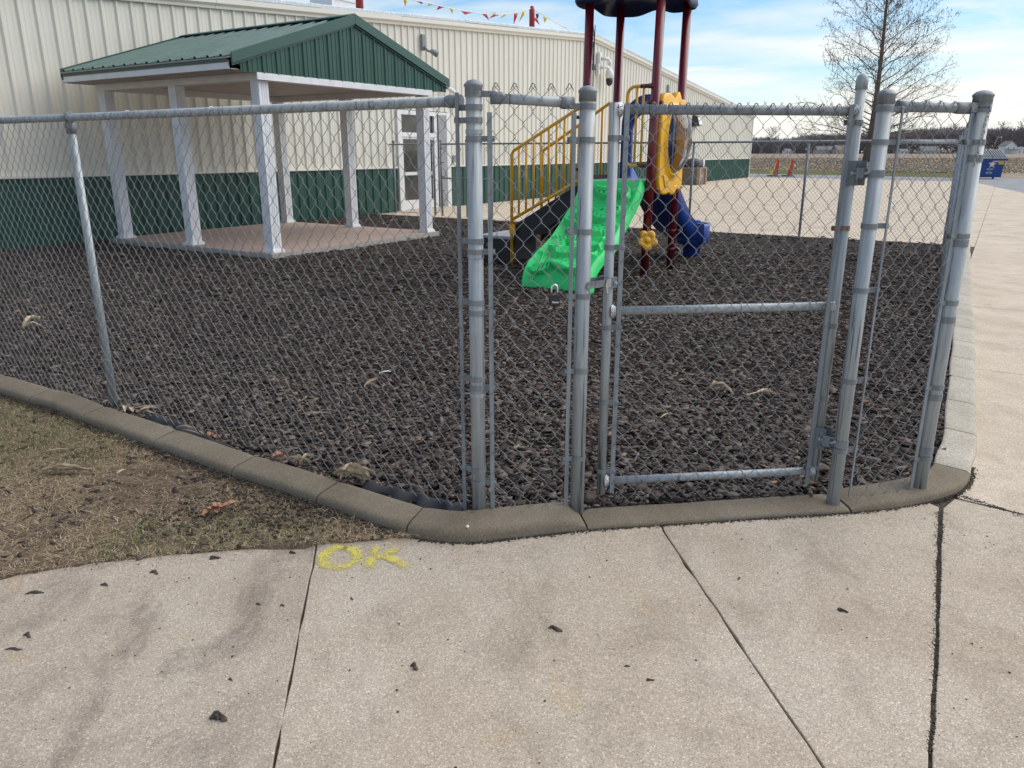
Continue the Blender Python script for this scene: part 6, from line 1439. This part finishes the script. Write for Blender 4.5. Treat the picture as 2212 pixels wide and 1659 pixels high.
leaf_thing(645, 1000, .08, 'corn_husk', 'short loose husk curls behind the kerb', 'husk', [(-.02, 0, .11, .02, -.45, .02, .05, .2), (.02, -.01, .10, .016, -.2, .018, .1, .2), (.04, .0, .08, .018, .9, .02, .3, .2), (.0, .01, .1, .014, -.6, .02, .1, .2)], M['husk'], 'dry leaves and husks')
leaf_thing(285, 888, .08, 'corn_husk', 'broken corn stalk pieces at the foot of the left line post', 'husk', [(0, 0, .16, .024, -1.0, .006, .1, .1), (.06, .03, .20, .016, .1, .006, .1, .1), (-.05, .02, .1, .025, 2.0, .014, .1, .3), (.10, -.01, .12, .03, .5, .012, .1, .3), (.13, -.05, .16, .015, -.5, .008, .02, .1)], M['husk'], 'dry leaves and husks')
leaf_thing(415, 935, .08, 'corn_husk', 'pale husk twigs along the kerb right of the left line post', 'husk', [(0, 0, .17, .010, -.55, .006, .0, .1), (-.06, .05, .12, .016, -.3, .012, .1, .2), (.06, -.02, .1, .012, -.9, .006, .1, .2)], M['husk'], 'dry leaves and husks')
leaf_thing(1557, 842, .05, 'corn_husk', 'curled husk on the bark behind the gate', 'husk', [(0, 0, .15, .045, -.2, .03, .0, .2), (.03, -.06, .13, .025, -1.2, .02, .0, .2), (-.04, .02, .08, .02, .6, .03, .2, .2)], M['husk'], 'dry leaves and husks')
leaf_thing(1637, 852, .05, 'corn_husk', 'fanned straw coloured husk on the bark right of the curled husk', 'husk', [(.0, .0, .20, .018, .35, .006, .05, .1), (.05, .03, .14, .03, .5, .012, .1, .2), (.05, .01, .15, .02, .15, .01, .05, .2)], M['husk'], 'dry leaves and husks')
leaf_thing(1440, 900, .05, 'corn_husk', 'narrow pale husk sliver on the bark in front of the gate middle', 'husk', [(0, 0, .11, .014, .6, .008, .05, .1)], M['husk'], 'dry leaves and husks')
leaf_thing(70, 705, .06, 'corn_husk', 'curled husk on the bark at the far left behind the mesh', 'husk', [(0, 0, .20, .05, 1.3, .04, .3, .2), (.05, -.08, .14, .05, .5, .03, .1, .3)], M['husk'], 'dry leaves and husks')
leaf_thing(832, 806, .06, 'paper_scrap', 'small torn white scrap on the bark between the posts and the left line post', 'scrap', [(0, 0, .09, .025, .3, .006, .05, .5)], M['white'])
leaf_thing(798, 836, .06, 'corn_husk', 'tiny curled husk near the white scrap on the bark', 'husk', [(0, 0, .08, .02, .7, .02, .1, .2)], M['husk'], 'dry leaves and husks')
leaf_thing(685, 893, .06, 'corn_husk', 'thin straight husk stick on the bark left of the gate post', 'husk', [(0, 0, .17, .012, -.02, .004, .0, .1)], M['husk'], 'dry leaves and husks')
p = G(1010, 1139, .07); t = thing('pebble', 'small white pebble sitting on the kerb in front of the gate post', 'pebble', p)
B = MB(); B.lathe(p, [(.003, -.002), (.007, .002), (.0075, .005), (.004, .009)], 8); B.build('stone', M['ink_w'], t)
# landscape fabric showing behind the kerb
def fabric(pix, lab):
    L = [G(x, y, .055).xy for x, y in pix]; t = thing('landscape_fabric', lab, 'fabric', (*L[0], .05), 'landscape fabric strips'); B = MB(); vs = []; C = catmull([Vector(v) for v in L], 6); n_ = len(C)
    for i, c in enumerate(C):
        tt = (C[min(i + 1, n_ - 1)] - C[max(0, i - 1)]).normalized(); s = Vector((-tt.y, tt.x))
        for k in range(6):
            f = k / 5; q = c + s * (.13 * f * (.7 + .3 * sin(i * .9))); vs.append((q.x, q.y, .040 + .022 * sin(f * PI + .6) + .007 * sin(i * 1.1 + k)))
    B.add(vs, [(i * 6 + k, i * 6 + k + 1, (i + 1) * 6 + k + 1, (i + 1) * 6 + k) for i in range(n_ - 1) for k in range(5)], True); o = B.build('cloth', M['fabric'], t); so = o.modifiers.new('cloth', 'SOLIDIFY'); so.thickness = .003
fabric([(1010, 1092), (960, 1082), (910, 1068), (860, 1055), (800, 1040)], 'black landscape fabric edge showing between kerb and bark left of the gate post')
fabric([(545, 985), (500, 965), (450, 942), (395, 915), (340, 895)], 'black landscape fabric edge showing by the mesh right of the left line post')
